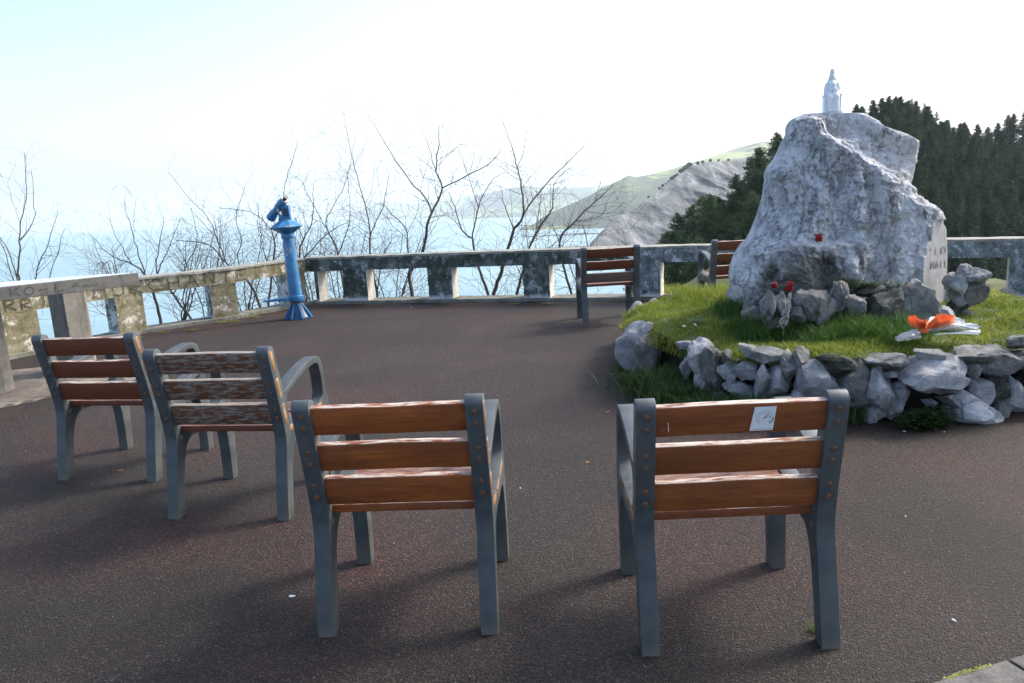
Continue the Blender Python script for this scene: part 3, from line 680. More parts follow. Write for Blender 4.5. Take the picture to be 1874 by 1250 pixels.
# (y, z, tilt, height) back slats sit in recesses of the posts; tilt about x
BACK = [(-.003, .808, R(12.5), .106), (.030, .667, R(12.5), .106), (.061, .529, R(11.5), .110)]
SEAT = [(.150, .437, R(85), .112), (.295, .430, R(90), .128), (.445, .440, R(100), .125)]
BOLTZ = [.835, .789, .695, .650, .563, .517]
def yrear(z): 
    pr = OUT[:9]; return float(np.interp(z, [p[1] for p in pr], [p[0] for p in pr]))
def make_chair(key, woods, label, loc, rz, ends=True, simple=False):
    t = empty('park_chair', loc, rz); tag(t, label, 'chair', 'wooden park chairs on the terrace')
    for s in (-1, 1):
        f = link('side_frame', FRAME, t); f.location = (s*CW/2, 0, 0)
        for i, z in enumerate(BOLTZ):
            mb = MB(); y = yrear(z)
            mb.lathe([(.0100, 0), (.0100, .0012), (.0065, .004), (.003, .005), (.0006, .0053)], 10, fn=lambda a, b, c: (a, -c, b))
            hx = MB(); hx.lathe([(.015, 0), (.0145, .0007), (.002, .0009)], 14, fn=lambda a, b, c: (a, -c, b-.002)); ws = hx.build('washer', MSTAIN, f, smooth=True); ws.location = (0, y+.0012, z); ws.rotation_euler.x = R(-12)
            b_ = mb.build('bolt', MBOLT, f, smooth=True); b_.location = (0, y+.0015, z); b_.rotation_euler.x = R(-12)
        # cast maker's plate in the gusset of the frame
        mb = MB(); mb.box((-.0015, -.014, -.011), (.0015, .014, .011)); pl = mb.build('cast_plate', MI, f); pl.location = (-s*.0315, .082, .40)
        mb = MB()
        for zz in (-.006, .006): mb.box((-.001, -.010, zz-.0018), (.001, .010, zz+.0018))
        mb.box((-.001, -.002, -.0042), (.001, .002, .0042)); q = mb.build('emblem', plain('cast_emblem', (.22, .24, .24), .5, .4), pl); q.location = (-s*.0025, 0, 0)
    k = 0
    for (y, z, a, h) in BACK+SEAT:
        back = k < 3
        me = slat_mesh(CW+.066 if True else CW, h, .030 if back else .032, k+ord(key)); me.materials.append(MW[woods[k]]); me.materials.append(MW['X'])
        for p in me.polygons:
            if abs(p.normal.x) > .8: p.material_index = 1
        o = link('back_slat' if back else 'seat_slat', me, t); o.location = (0, y, z); o.rotation_euler.x = a
        if woods[k] == 'G': o['label'] = 'weathered grey slat'
        k += 1
    return t
LAB = {'A': 'park chair at front right with white dial sticker on its top slat', 'B': 'park chair at front left centre with clean orange wood slats and no sticker',
       'C': 'park chair with peeling bleached grey and brown slats, second from left', 'D': 'leftmost park chair with dark red slats, beside the concrete table',
       'E': 'distant park chair with one grey back slat, facing the balustrade', 'F': 'park chair half hidden behind the white rock monument'}
chA = make_chair('A', 'AAAASS', LAB['A'], (.702, 2.311, 0), -.031)
make_chair('B', 'BBBBSS', LAB['B'], (-.433, 2.52, 0), -.072)
make_chair('C', 'CCCSSS', LAB['C'], (-1.476, 3.645, 0), -.162)
make_chair('D', 'DDDSSS', LAB['D'], (-2.429, 4.315, 0), -.189)
make_chair('E', 'EEGSSS', LAB['E'], (1.146, 8.506, 0), .031)
make_chair('F', 'EEESSS', LAB['F'], (2.32+CW/2, 8.57, 0), .02)
# sticker with a dial
def sticker():
    st = bpy.data.materials.new('sticker_paper'); m, nt, b = new_mat('sticker_paper'); b.inputs['Base Color'].default_value = (.72, .76, .80, 1); b.inputs['Roughness'].default_value = .45
    ink, _, bi = new_mat('sticker_ink'); bi.inputs['Base Color'].default_value = (.02, .02, .025, 1)
    gr, _, bg_ = new_mat('sticker_grey_print'); bg_.inputs['Base Color'].default_value = (.34, .33, .38, 1)
    o = empty('dial_sticker', (.086, -.020, .812)); o.parent = chA; o.rotation_euler.x = R(12.5); 
    mb = MB(); sh = .006; mb.add([(-.0345+sh*-1, 0, -.043), (.0325, 0, -.043), (.0385, 0, .041), (-.0285, 0, .041), (-.0405, .001, -.043), (.0325, .001, -.043), (.0385, .001, .041), (-.0285, .001, .041)], [(0, 1, 2, 3), (7, 6, 5, 4), (0, 4, 5, 1), (1, 5, 6, 2), (2, 6, 7, 3), (3, 7, 4, 0)])
    bpy.data.objects.remove(o); s = mb.build('dial_sticker', m, None); s.parent = chA; s.location = (.070, -.0205, .805); s.rotation_euler.x = R(12.5); s['label'] = 'white sticker printed with a dial'
    mk = MB(); y = -.0009; cx, cz, r = .004, .002, .026
    def quad(p, q, w_, mi=0):
        p = Vector(p); q = Vector(q); d = (q-p).normalized(); n = Vector((-d.y, d.x))*w_/2
        mk.add([(v.x, y, v.y) for v in (p+n, q+n, q-n, p-n)], [(3, 2, 1, 0)], mi)
    for i in range(11):
        a = R(215-i*26); c, s_ = math.cos(a), math.sin(a)
        quad((cx+c*r*.88, cz+s_*r*.88), (cx+c*r, cz+s_*r), .0010); 
        fn = lambda A, B, l, c=c, s_=s_: (cx+c*r*.72-.002+A, y, cz+s_*r*.72-.002+B)
        if i < 10: scrawl(mk, '0124680124'[i], fn, .0030, .0042, .2, .0007, 0)
        else: scrawl(mk, '10', fn, .0030, .0042, .2, .0008, 0)
    for i in range(24):
        a0, a1 = R(215-i*8.2), R(215-(i+1)*8.2); quad((cx+math.cos(a0)*r, cz+math.sin(a0)*r), (cx+math.cos(a1)*r, cz+math.sin(a1)*r), .0004 if i < 18 else .0006)
    for a0, a1 in ((2, -14), (-17, -31), (-34, -46)):
        for q in range(3):
            b0 = R(a0+(a1-a0)*q/3); b1 = R(a0+(a1-a0)*(q+1)/3); quad((cx+math.cos(b0)*r*1.02, cz+math.sin(b0)*r*1.02), (cx+math.cos(b1)*r*1.02, cz+math.sin(b1)*r*1.02), .0034)
    mk.add([(cx-.007, y+.0001, cz-.001), (cx+.012, y+.0001, cz+.016), (cx+.013, y+.0001, cz+.011), (cx-.003, y+.0001, cz-.003)], [(3, 2, 1, 0)], 1)
    quad((cx-.006, cz-.002), (cx+.021, cz+.006), .0013); quad((cx-.018, cz-.021), (cx-.010, cz-.0205), .0008)
    rs = random.Random(4); x = -.034
    while x < .028:                     # line of tiny print along the lower edge (illegible in the photograph)
        L = rs.uniform(.001, .0025); quad((x, -.0385+(x+.03)*.02), (x+L, -.0385+(x+.03)*.02), .0013); x += L+.0008
    mk.build('print', [ink, gr], s)
    mb = MB(); mb.box((-.0012, -.0008, -.016), (.0012, .0006, .016)); sc = mb.build('scratch', plain('scratch_white', (.6, .6, .58)), chA); sc.location = (-.226, -.0195, .790); sc.rotation_euler = (R(12.5), R(-3), 0)
sticker()

# ================================================================ TELESCOPE
def telescope():
    m, nt, b = new_mat('worn_blue_paint'); N = NB(nt); co = N.co('Object')
    c = N.ramp(N.noise(co, 7, 6), [(.3, (.022, .12, .27)), (.6, (.045, .21, .42)), (.8, (.13, .33, .52))])
    z = N.sep(N.n('ShaderNodeTexCoord').outputs['Object'], 2)
    c = N.mix(N.ramp(N.noise(N.co('Object', (1, 1, .6)), 9, 8, .75), [(.585, 0.), (.625, .95)]), c, (.45, .45, .42))
    c = N.mix(N.ramp(N.noise(co, 38, 5, .7), [(.64, 0.), (.70, .8)]), c, (.55, .58, .60))
    N.set(b, 'Base Color', c); b.inputs['Roughness'].default_value = .42; N.set(b, 'Normal', N.bump(N.noise(co, 30, 5), .25, .003))
    mc = plain('clean_blue_paint', (.030, .155, .33), .38, 0, 40, .45); mdk = plain('dark_blue_enamel', (.012, .05, .12), .4, 0, 30, .3); mk = plain('black_rubber', (.02, .02, .022), .5); ml = plain('grey_lens_ring', (.28, .27, .25), .4)
    T = empty('coin_telescope', (-2.89, 10.33, 0), R(8)); T.rotation_euler.y = R(-1.2); tag(T, 'blue coin operated telescope on a tall post in front of the balustrade', 'telescope')
    mb = MB(); mb.lathe([(.205, 0), (.205, .014), (.19, .018), (.185, .020)], 8, rot=.5); mb.build('base_plate', mdk, T)
    mb = MB(); mb.lathe([(.170, .012), (.12, .10), (.085, .19), (.082, .215)], 16); mb.build('base_cone', mdk, T, smooth=True)
    mb = MB()
    for k in range(8):
        a = 2*math.pi*(k+.5)/8; c_, s_ = math.cos(a), math.sin(a)
        mb.box((.08, -.007, .016), (.198, .007, .03), fn=lambda x, y, z: (c_*x-s_*y, s_*x+c_*y, z+max(0, (.198-x))*1.5*(1 if z > .02 else .0)))
    mb.build('rib', mc, T)
    mb = MB(); mb.lathe([(.072, .20), (.072, .235), (.066, .24)], 20); mb.build('collar', plain('rust_collar', (.10, .05, .03), .8), T, smooth=True)
    # step bracket reaching to the left
    mb = MB(); mb.lathe([(.098, .238), (.102, .245), (.102, .31), (.096, .318)], 24)
    mb.add([(-.03, -.085, .30), (-.40, -.060, .285), (-.44, 0, .283), (-.40, .060, .285), (-.03, .085, .30), (-.03, -.085, .262), (-.40, -.060, .262), (-.44, 0, .262), (-.40, .060, .262), (-.03, .085, .262)],
           [(0, 1, 2, 3, 4), (9, 8, 7, 6, 5), (0, 5, 6, 1), (1, 6, 7, 2), (2, 7, 8, 3), (3, 8, 9, 4)]); mb.build('foot_step', mc, T, bevel=.004, smooth=True)
    mb = MB(); mb.lathe([(.086, .30), (.086, .33), (.081, .6), (.076, 1.10)], 28); mb.build('post', m, T, smooth=True)
    mb = MB(); mb.lathe([(.086, 1.085), (.090, 1.09), (.090, 1.135), (.080, 1.15)], 12); mb.build('neck', mc, T, smooth=True)
    mb = MB(); mb.lathe([(.082, 1.145), (.095, 1.155), (.200, 1.225), (.214, 1.232), (.216, 1.243), (.204, 1.250), (.125, 1.305), (.098, 1.318), (.095, 1.335)], 8, rot=.5); mb.build('hood', m, T, bevel=.004, smooth=True, sharp=20)
    mb = MB(); mb.box((-.085, -.070, 1.33), (.075, .070, 1.36)); mb.box((-.075, -.062, 1.358), (.070, .062, 1.40)); mb.build('yoke_base', mc, T, bevel=.006, smooth=True)
    mb = MB(); mb.box((-.030, -.078, 1.385), (.068, .055, 1.52)); cb = mb.build('coin_box', mc, T, bevel=.008, smooth=True)
    mb = MB(); mb.box((-.022, -.082, 1.395), (.060, -.0775, 1.485)); cp = mb.build('coin_plate', mdk, cb, bevel=.003)
    mb = MB(); mb.lathe([(.013, 0), (.013, .008), (.004, .010)], 12, fn=lambda a, b_, c_: (a+.024, -.083-c_, b_+1.455)); mb.build('coin_slot', mk, cp, smooth=True)
    mb = MB(); mb.box((-.0835, -.030, 1.36), (-.070, .050, 1.50)); mb.build('yoke_arm', mc, T, bevel=.006, smooth=True)
    mb = MB(); mb.lathe([(.030, 0), (.030, .014), (.020, .02), (.008, .021)], 16, fn=lambda a, b_, c_: (-.073+a*.6, -.075-c_, b_+1.455)); mb.build('pivot_knob', ml, T, smooth=True)
    # tube: from lower-left front lens up to the eyepiece at upper right, pointing away and down
    A = Vector((-.20, .12, 1.375)); B = Vector((.035, -.10, 1.60)); d = (B-A).normalized()
    mb = MB(); mb.tube([A, A+d*.10, A+d*.102, A+d*.20, A+d*.205, B-d*.06, B-d*.02], [.062, .058, .050, .050, .057, .055, .050], 20); tb = mb.build('telescope_tube', mc, T, smooth=True)
    mb = MB(); mb.tube([A-d*.012, A+d*.002], [.064, .064], 20); mb.build('lens_rim', mdk, tb, smooth=True)
    mb = MB(); mb.tube([B-d*.022, B-d*.008], [.046, .044], 20); mb.build('eyepiece_ring', ml, tb, smooth=True)
    mb = MB(); mb.tube([B-d*.01, B+d*.02, B+d*.045], [.026, .026, .030], 16); mb.build('eyepiece', mk, tb, smooth=True)
telescope()

# ================================================================ ORIENTATION TABLE
def table():
    z1, z0 = .985, .868
    A = G(253, 499, z1); Bp = G(-60, 532, z1); 
    T = empty('orientation_table', (A.x, A.y, 0)); tag(T, 'large grey concrete orientation table scrawled with marker writing at left edge', 'table'); o = Vector((-A.x, -A.y, 0))
    d = (A-Bp).normalized(); n = Vector((-d.y, d.x, 0)); L = (A-Bp).length
    P = [A, A+n*.05-d*.02]
    for k in range(1, 9): 
        t = k/9; P.append(A-d*(t*2.6)+n*(.16+.75*math.sin(t*math.pi*.5)))
    P += [A-d*3.2+n*.9, A-d*3.2, ]
    k = len(P); V = [(p.x, p.y, z1) for p in P]+[(p.x, p.y, z0) for p in P]
    mb = MB(); mb.add([Vector(v)+o for v in V], [tuple(range(k)), tuple(range(2*k-1, k-1, -1))]+[(i, i+k, (i+1) % k+k, (i+1) % k) for i in range(k)])
    top = mb.build('table_top', MSLAB, T, bevel=.006)
    gl, nt, b = new_mat('glazed_tile_panel'); N = NB(nt); b.inputs['Roughness'].default_value = .12
    N.set(b, 'Base Color', N.ramp(N.noise(N.co('World', (1, 1, 1)), 2.5, 5), [(.35, (.42, .58, .66)), (.65, (.62, .72, .76))]))
    C = sum((p for p in P), Vector())/k
    V2 = [(C+(p-C)*.965) for p in P]; mb = MB(); mb.add([Vector((p.x, p.y, z1+.0015))+o for p in V2]+[Vector((p.x, p.y, z1-.02))+o for p in V2], [tuple(range(k))]+[(i, i+k, (i+1) % k+k, (i+1) % k) for i in range(k)]); mb.build('glazed_panel', gl, T)
    def f(a, b_, l): p = A-d*2.05+d*a-n*(l); return Vector((p.x, p.y, z0+b_))+o
    mb = MB(); scrawl(mb, 'INdOPINO', lambda a, b_, l: f(a+.03, b_+.018, l), .088, .072, .22, .006, .003, .1, 5); scrawl(mb, 'KO-L', lambda a, b_, l: f(a+1.00, b_+.022, l), .085, .072, .3, .005, .003, .12, 6)
    scrawl(mb, 'Awu', lambda a, b_, l: f(a+1.48, b_+.04, l), .07, .05, .15, .004, .003, .1, 7); mb.build('marker_writing', MGRAF, top)
    def leg(u0, um, u1, vb, dd):
        # an L-shaped wall leg: wide face and return
        p0 = G(u0, vb); 
    # middle leg: two faces meeting at a corner
    yl = 7.55; a = D(90, 560, yl); c = D(118, 560, yl-.16); e = D(158, 560, yl+.02); 
    def slab(pts, nm):
        kk = len(pts); mb = MB(); mb.add([Vector((p.x, p.y, 0))+o for p in pts]+[Vector((p.x, p.y, z0-.001))+o for p in pts], [tuple(range(kk-1, -1, -1)), tuple(range(kk, 2*kk))]+[(i, (i+1) % kk, (i+1) % kk+kk, i+kk) for i in range(kk)]); mb.build(nm, MSLAB, T, bevel=.005)
    slab([a, c, e, e+Vector((-.12, .24, 0)), a+Vector((-.02, .12, 0))], 'leg')
    q = G(12, 722); q2 = G(-40, 735); slab([q2, q, q+Vector((-.02, .16, 0)), q2+Vector((-.02, .16, 0))], 'leg')
    slab([q+Vector((-1.3, .9, 0)), q+Vector((-1.05, 1.0, 0)), q+Vector((-1.1, 1.2, 0)), q+Vector((-1.35, 1.1, 0))], 'leg')
    # rough concrete footing
    ft = [G(-60, 760), G(60, 735), G(190, 706), G(300, 690), G(318, 672), G(290, 660), G(120, 668), G(-60, 690)]
    bm = bmesh.new(); ring = []
    for i in range(len(ft)):
        for t in np.linspace(0, 1, 6, endpoint=False):
            p = ft[i].lerp(ft[(i+1) % len(ft)], t); r = Vector((random.Random(i*10+int(t*10)).uniform(-.03, .03), random.Random(i*13+int(t*10)+1).uniform(-.03, .03), 0)); ring.append(p+r)
    kk = len(ring); c0 = sum(ring, Vector())/kk
    V = [Vector((p.x, p.y, -.03))+o for p in ring]+[Vector((*(c0.lerp(p, .97)).xy, .018))+o for p in ring]
    mb = MB(); mb.add(V, [tuple(range(kk, 2*kk))]+[(i, (i+1) % kk, (i+1) % kk+kk, i+kk) for i in range(kk)]); 
    mf = m_concrete('rough_footing_concrete', [(.10, .085, .07), (.19, .165, .14), (.30, .265, .225)], None, dark=(.06, .06, .06), dthr=(.55, .65), sc=2.5); mb.build('footing', mf, T)
table()

# ================================================================ RAISED BED
BC, BR = Vector((2.72, 6.30)), 1.82
def bed_z(x, y):
    r = np.hypot(x-BC.x, y-BC.y)/BR
    z = .40+.08*np.clip((y-5.2)/1.2, 0, 1)*np.clip(1.2-r, 0, 1)+.04*vnoise(np.stack([x*1.5, y*1.5, 0*x], -1))
    return z-.10*np.clip((r-.86)/.14, 0, 1)**2*1.0
def soil():
    nr, na = 40, 160; V = []
    for i in range(nr+3):
        r = min(1.0, i/nr)*BR*.955
        for a in range(na):
            an = 2*math.pi*a/na; k = 1+.03*float(vnoise(np.array([math.cos(an)*3, math.sin(an)*3, 1.])))
            x = BC.x+math.cos(an)*r*k; y = BC.y+math.sin(an)*r*k
            z = float(bed_z(np.array(x), np.array(y))) if i <= nr else [0, .30, -.02][i-nr]
            if i > nr: x = BC.x+math.cos(an)*r*k*(.97-.02*(i-nr)); y = BC.y+math.sin(an)*r*k*(.97-.02*(i-nr))
            V.append((x, y, z))
    idx = np.arange((nr+3)*na).reshape(nr+3, na); nx = np.roll(idx, -1, 1)
    F = np.stack([idx[:-1], nx[:-1], nx[1:], idx[1:]], -1).reshape(-1, 4)[:, ::-1]
    m, nt, b = new_mat('mossy_soil'); N = NB(nt); co = N.co('World')
    c = N.ramp(N.noise(co, 5, 8, .7), [(.3, (.022, .030, .009)), (.5, (.055, .085, .015)), (.68, (.12, .15, .03))])
    c = N.mix(N.ramp(N.sep(N.n('ShaderNodeNewGeometry').outputs['Normal'], 2), [(.4, 1.), (.75, 0.)]), c, (.022, .019, .013))
    N.set(b, 'Base Color', c); b.inputs['Roughness'].default_value = .95; N.set(b, 'Normal', N.bump(N.noise(co, 30, 6), .9, .02))
    tag(link('planting_bed', mesh('planting_bed', V, F, [m], smooth=True)), kind='structure')
soil()
def rock_mesh(seed, sx, sy, sz, cuts=9, sub=4, rough=.10, mat=MROCKW):
    bm = bmesh.new(); bmesh.ops.create_icosphere(bm, subdivisions=sub, radius=1)
    P = np.array([v.co[:] for v in bm.verts]); rs = np.random.RandomState(seed)
    N_ = rs.normal(0, 1, (cuts, 3)); N_ /= np.linalg.norm(N_, axis=1)[:, None]
    for n in N_:
        d = rs.uniform(.45, .8); k = P@n-d; P = P-np.outer(np.maximum(k, 0)*.96, n)
    P += (fbm(P*1.7+seed, 4)[:, None]*rough*1.3)*P
    P += (fbm(P*4+seed, 4, .6, True)[:, None]*rough*.42)*P
    P = P/np.abs(P).max(0)*[sx, sy, sz]
    bm.verts.ensure_lookup_table()
    for v, p in zip(bm.verts, P): v.co = p
    me = bpy.data.meshes.new('stone'); bm.to_mesh(me); bm.free(); me.materials.append(mat)
    me.polygons.foreach_set('use_smooth', np.ones(len(me.polygons), bool)); me.set_sharp_from_angle(angle=R(28)); return me
def ringy(x):                # front of the bed circle
    dx = min(abs(x-BC.x), BR*.999); return BC.y-math.sqrt(BR*BR-dx*dx)
def ring_pt(u, v):
    """point on the outer front face of the ring seen at the given spot"""
    y = 4.6
    for _ in range(30): 
        p = D(u, v, y); y2 = ringy(p.x) if p.x > BC.x-BR*.99 else BC.y-.15; y = y*.5+y2*.5
    return D(u, v, y)
STONES = [ # u, v, w px, h px, material, tilt
 (1160, 628, 66, 108, 'W', 8), (1180, 654, 36, 70, 'G', -15), (1246, 634, 30, 16, 'W', 10), (1249, 672, 16, 56, 'W', 3), (1274, 668, 40, 84, 'W', -6), (1282, 708, 30, 60, 'W', -10),
 (1301, 680, 36, 78, 'G', 4), (1322, 656, 26, 26, 'G', 20), (1332, 684, 40, 50, 'W', 30), (1366, 640, 40, 18, 'G', 18), (1396, 655, 74, 30, 'G', 8), (1362, 684, 44, 36, 'W', -20), (1350, 720, 60, 36, 'W', -5),
 (1392, 705, 34, 84, 'W', 6), (1424, 706, 46, 62, 'W', -14), (1440, 672, 32, 60, 'G', 10), (1466, 664, 26, 50, 'G', -8), (1490, 695, 78, 80, 'W', -20), (1482, 735, 60, 42, 'W', 10),
 (1556, 705, 60, 92, 'G', -8), (1540, 678, 50, 40, 'D', 0), (1625, 664, 66, 32, 'G', 3), (1612, 726, 56, 106, 'W', 8), (1646, 730, 40, 80, 'W', 20), (1636, 689, 26, 12, 'W', 0),
 (1700, 694, 120, 84, 'W', 14), (1750, 704, 60, 40, 'W', 30), (1712, 652, 54, 26, 'G', 0), (1758, 735, 60, 34, 'W', 24), (1709, 740, 22, 16, 'W', 0), (1784, 756, 96, 70, 'W', 12), (1801, 720, 40, 60, 'W', -5),
 (1797, 680, 26, 32, 'W', -10), (1792, 655, 80, 34, 'G', 5), (1836, 662, 76, 56, 'G', -5), (1828, 718, 44, 60, 'D', 8), (1868, 728, 50, 74, 'W', -8), (1846, 745, 36, 44, 'G', 0), (1878, 668, 60, 44, 'G', 0), (1880, 630, 40, 24, 'G', 0),
 (1510, 660, 36, 22, 'D', 10), (1600, 758, 40, 40, 'W', 0), (1536, 750, 50, 50, 'G', 5), (1430, 748, 60, 40, 'G', 5), (1310, 735, 50, 34, 'G', 5), (1668, 770, 60, 30, 'D', 5), (1905, 700, 60, 80, 'G', 0)]
MR = {'W': MROCKW, 'G': MROCKG, 'D': MROCKD}
ring = empty('rock_wall', (BC.x, BC.y, 0)); tag(ring, 'low ring wall of rough grey limestone blocks around the grass mound', 'rock wall')
for i, (u, v, wp, hp, mk, tl) in enumerate(STONES):
    p = ring_pt(u, v) if i > 1 else D(u, v, 5.95-.2*i); s = p.y/FPX*1.02; sx, sz = wp*s*.60, hp*s*.60
    sy = min(.20, max(.07, (sx+sz)*.5))
    o = link('stone', rock_mesh(100+i, sx, sy, sz, 9, 4, .10, MR[mk]), ring)
    ang = math.atan2(p.x-BC.x, -(p.y-BC.y)); 
    o.location = (p.x-BC.x+math.sin(ang)*-.05, p.y-BC.y+.04*math.cos(ang)+.02, p.z); o.rotation_euler = (0, R(tl)*.5, ang*.8)
rs = random.Random(9)
for k in range(30):          # the rest of the ring, out of the front view
    an = R(-54+k*8.6); p = (math.cos(an)*BR, math.sin(an)*BR, .2)
    if p[0] < -BR*.75 and p[1] < .9: continue
    o = link('stone', rock_mesh(300+k, .17, .12, .24+.04*rs.random(), 9, 3, .1, MR[rs.choice('WGD')]), ring); o.location = (p[0], p[1], .17); o.rotation_euler = (rs.uniform(-.2, .2), rs.uniform(-.3, .3), an+math.pi/2)

# ---------------------------------------------------------------- monument rock
SIL_L = [(208, 1478), (214, 1455), (225, 1449), (250, 1444), (280, 1432), (300, 1416), (313, 1405), (330, 1407), (350, 1404), (370, 1402), (395, 1395), (420, 1383), (440, 1368), (455, 1352), (480, 1343), (510, 1337), (535, 1338), (560, 1352), (600, 1372)]
SIL_R = [(208, 1580), (216, 1592), (232, 1612), (243, 1650), (250, 1668), (258, 1680), (272, 1684), (290, 1678), (310, 1670), (335, 1664), (352, 1664), (370, 1684), (380, 1700), (400, 1716), (420, 1730), (440, 1735), (480, 1738), (520, 1742), (560, 1744), (600, 1745)]
MY = 6.25
def monument():
    nz, na = 300, 640; vs = np.linspace(600, 208, nz); V = np.zeros((nz, na, 3)); th = np.linspace(0, 2*np.pi, na, endpoint=False)
    UU = np.zeros((nz, na)); VV = np.zeros((nz, na))
    def sm(S):
        a = np.interp(vs, [p[0] for p in S], [p[1] for p in S]); k = np.exp(-np.linspace(-2, 2, 15)**2); k /= k.sum(); return np.convolve(np.pad(a, 7, mode='edge'), k, mode='valid')
    ULs, URs = sm(SIL_L), sm(SIL_R)
    for i, v in enumerate(vs):
        ul, ur = ULs[i], URs[i]
        # wobble of the outline
        ul += 0*float(vnoise(np.array([v*.09, 1., 2.]))); ur += 0*float(vnoise(np.array([v*.09, 7., 3.])))
        t = (600-v)/(600-208); hd = .46-.16*t-.10*max(0, t-.55)
        if v < 222: hd *= 1-.25*(222-v)/14
        cl = D(ul, v, MY); cr = D(ur, v, MY); xc = (cl.x+cr.x)/2; hw = (cr.x-cl.x)/2; z = (cl.z+cr.z)/2
        c, s = np.cos(th), np.sin(th); e = .78
        X = xc+hw*np.sign(c)*np.abs(c)**e; Y = MY+.05*t+hd*np.sign(s)*np.abs(s)**.8
        V[i, :, 0] = X; V[i, :, 1] = Y; V[i, :, 2] = z+(cr.z-cl.z)/2*c
        UU[i] = ul+(ur-ul)*(X-(xc-hw))/(2*hw); VV[i] = v
    front = np.clip((MY-V[..., 1])/.26, 0, 1)**.8
    # the diagonal ridge: above it the face falls back
    rl = np.interp(UU, [1440, 1490, 1505, 1530, 1560, 1600, 1640, 1680, 1740], [215, 240, 262, 288, 305, 335, 352, 372, 400])
    dd = (rl-VV)          # >0 above ridge
    V[..., 1] += front*(.06*np.clip(dd/26, 0, 1)+.13*np.clip((dd-6)/60, 0, 1)-.12*np.clip((dd-66)/40, 0, 1))*np.clip((UU-1462)/28, 0, 1)
    V[..., 1] -= front*.06*np.exp(-((VV-rl-14)/26)**2)
    # shallow bowl beneath the top edge
    V[..., 1] += front*.08*np.exp(-((UU-1500)/26)**2-((VV-243)/16)**2)
    # flutes below the ridge
    fl = fbm(np.stack([UU*.045, VV*.010, 0*UU], -1)+4, 4, .55)
    V[..., 1] += front*np.clip(-dd/25, 0, 1)*fl*.050
    # lower left boss with a ledge
    bo = np.exp(-((UU-1470)/72)**4)*np.clip((VV-432)/10, 0, 1)
    V[..., 1] -= front*bo*.11
    V[..., 1] -= front*np.exp(-((UU-1410)/40)**2-((VV-500)/40)**2)*.08
    P = V.reshape(-1, 3); n = fbm(P*2.2+3, 3, .5)*.035-np.abs(vnoise(P*np.array([5., 5, 3])+3))*.05-np.abs(vnoise(P*np.array([11., 11, 8])+P[:, [2, 0, 1]]*3))*.045-np.abs(vnoise(P*np.array([26., 26, 20])+P[:, [1, 2, 0]]*6))*.022+fbm(P*45+1, 3, .8)*.007+.045
    cen = np.stack([np.full(len(P), 2.6), np.full(len(P), MY+.1), P[:, 2]], -1); dr = P-cen; dr /= np.linalg.norm(dr, axis=1)[:, None]
    sidemask = .35+.65*front.reshape(-1)
    P = P+dr*(n*sidemask)[:, None]
    # smooth cut inscription face at the right: clamp behind a plane
    q0 = np.array(D(1712, 430, MY-.24)); q1 = np.array(D(1692, 540, MY-.34)); q2 = np.array(D(1735, 440, MY+.02))
    pn = np.cross(q1-q0, q2-q0); pn /= np.linalg.norm(pn); pn = pn if pn[0] > 0 else -pn
    k = (P-q0)@pn; reg = (VV.reshape(-1) > 402)&(P[:, 1] < MY+.06)&(P[:, 0] > 2.9); cut = reg&(k > -.012); P[cut] -= np.outer(k[cut], pn)
    V = P.reshape(nz, na, 3)
    top = V[-1].mean(0); allv = np.vstack([P, [top+[0, 0, .004]], [V[0].mean(0)]])
    idx = np.arange(nz*na).reshape(nz, na); nx = np.roll(idx, -1, 1)
    F4 = np.stack([idx[:-1], nx[:-1], nx[1:], idx[1:]], -1).reshape(-1, 4); F = [tuple(int(a) for a in f) for f in F4]
    F += [(int(idx[-1, j]), int(idx[-1, (j+1) % na]), nz*na) for j in range(na)]
    cm = cut[F4].all(1); mi = [1 if c else 0 for c in cm]+[0]*na
    # rock material: pale blue grey with dark mossy lower left and dark streaks
    m, nt, b = new_mat('monument_limestone'); N = NB(nt); co = N.co('World')
    c = N.ramp(N.noise(co, 4.5, 10, .66, .5), [(.3, (.52, .54, .565)), (.5, (.70, .72, .745)), (.68, (.83, .84, .86))])
    c = N.mix(N.ramp(N.noise(N.co('World', (1, 1, 1), (0, R(40), 0)), 34, 8, .78, 1.6), [(.565, 0.), (.64, .75)]), c, (.15, .165, .18))
    c = N.mix(N.ramp(N.noise(N.co('World', (1, 1, 1), (1, R(10), 0)), 13, 9, .8, .8), [(.575, 0.), (.64, .8)]), c, (.16, .17, .18))
    wp = N.n('ShaderNodeNewGeometry').outputs['Position']
    st = N.noise(N.co('World', (5.5, 5.5, 1.1)), 1.1, 8, .7, .4); zmask = N.ramp(N.sep(wp, 2), [(.50, .2), (.75, 1.), (1.35, 1.), (1.45, 0.)])
    zr = N.math('DIVIDE', N.sep(wp, 2), 2.); zmask = N.ramp(zr, [(.25, .3), (.4, 1.), (.66, 1.), (.74, .0)])
    c = N.mix(N.math('MULTIPLY', N.ramp(st, [(.54, 0.), (.64, .75)]), zmask), c, (.10, .105, .085))
    vd = N.n('ShaderNodeVectorMath', operation='DISTANCE'); nt.links.new(wp, vd.inputs[0]); vd.inputs[1].default_value = (2.30, 5.82, .62)
    ml = N.ramp(N.math('SUBTRACT', vd.outputs['Value'], N.math('MULTIPLY', N.noise(co, 5, 7, .7), .42)), [(.10, .88), (.24, 0.)])
    c = N.mix(ml, c, N.ramp(N.noise(co, 14, 7, .7), [(.35, (.055, .058, .042)), (.62, (.15, .15, .12)), (.75, (.36, .38, .38))]))
    c = N.mix(N.ramp(N.noise(N.co('World', (1, 1, 1), (2, 2, 0)), 9, 8, .7, 1.), [(.62, 0.), (.70, .6)]), c, (.68, .70, .72))
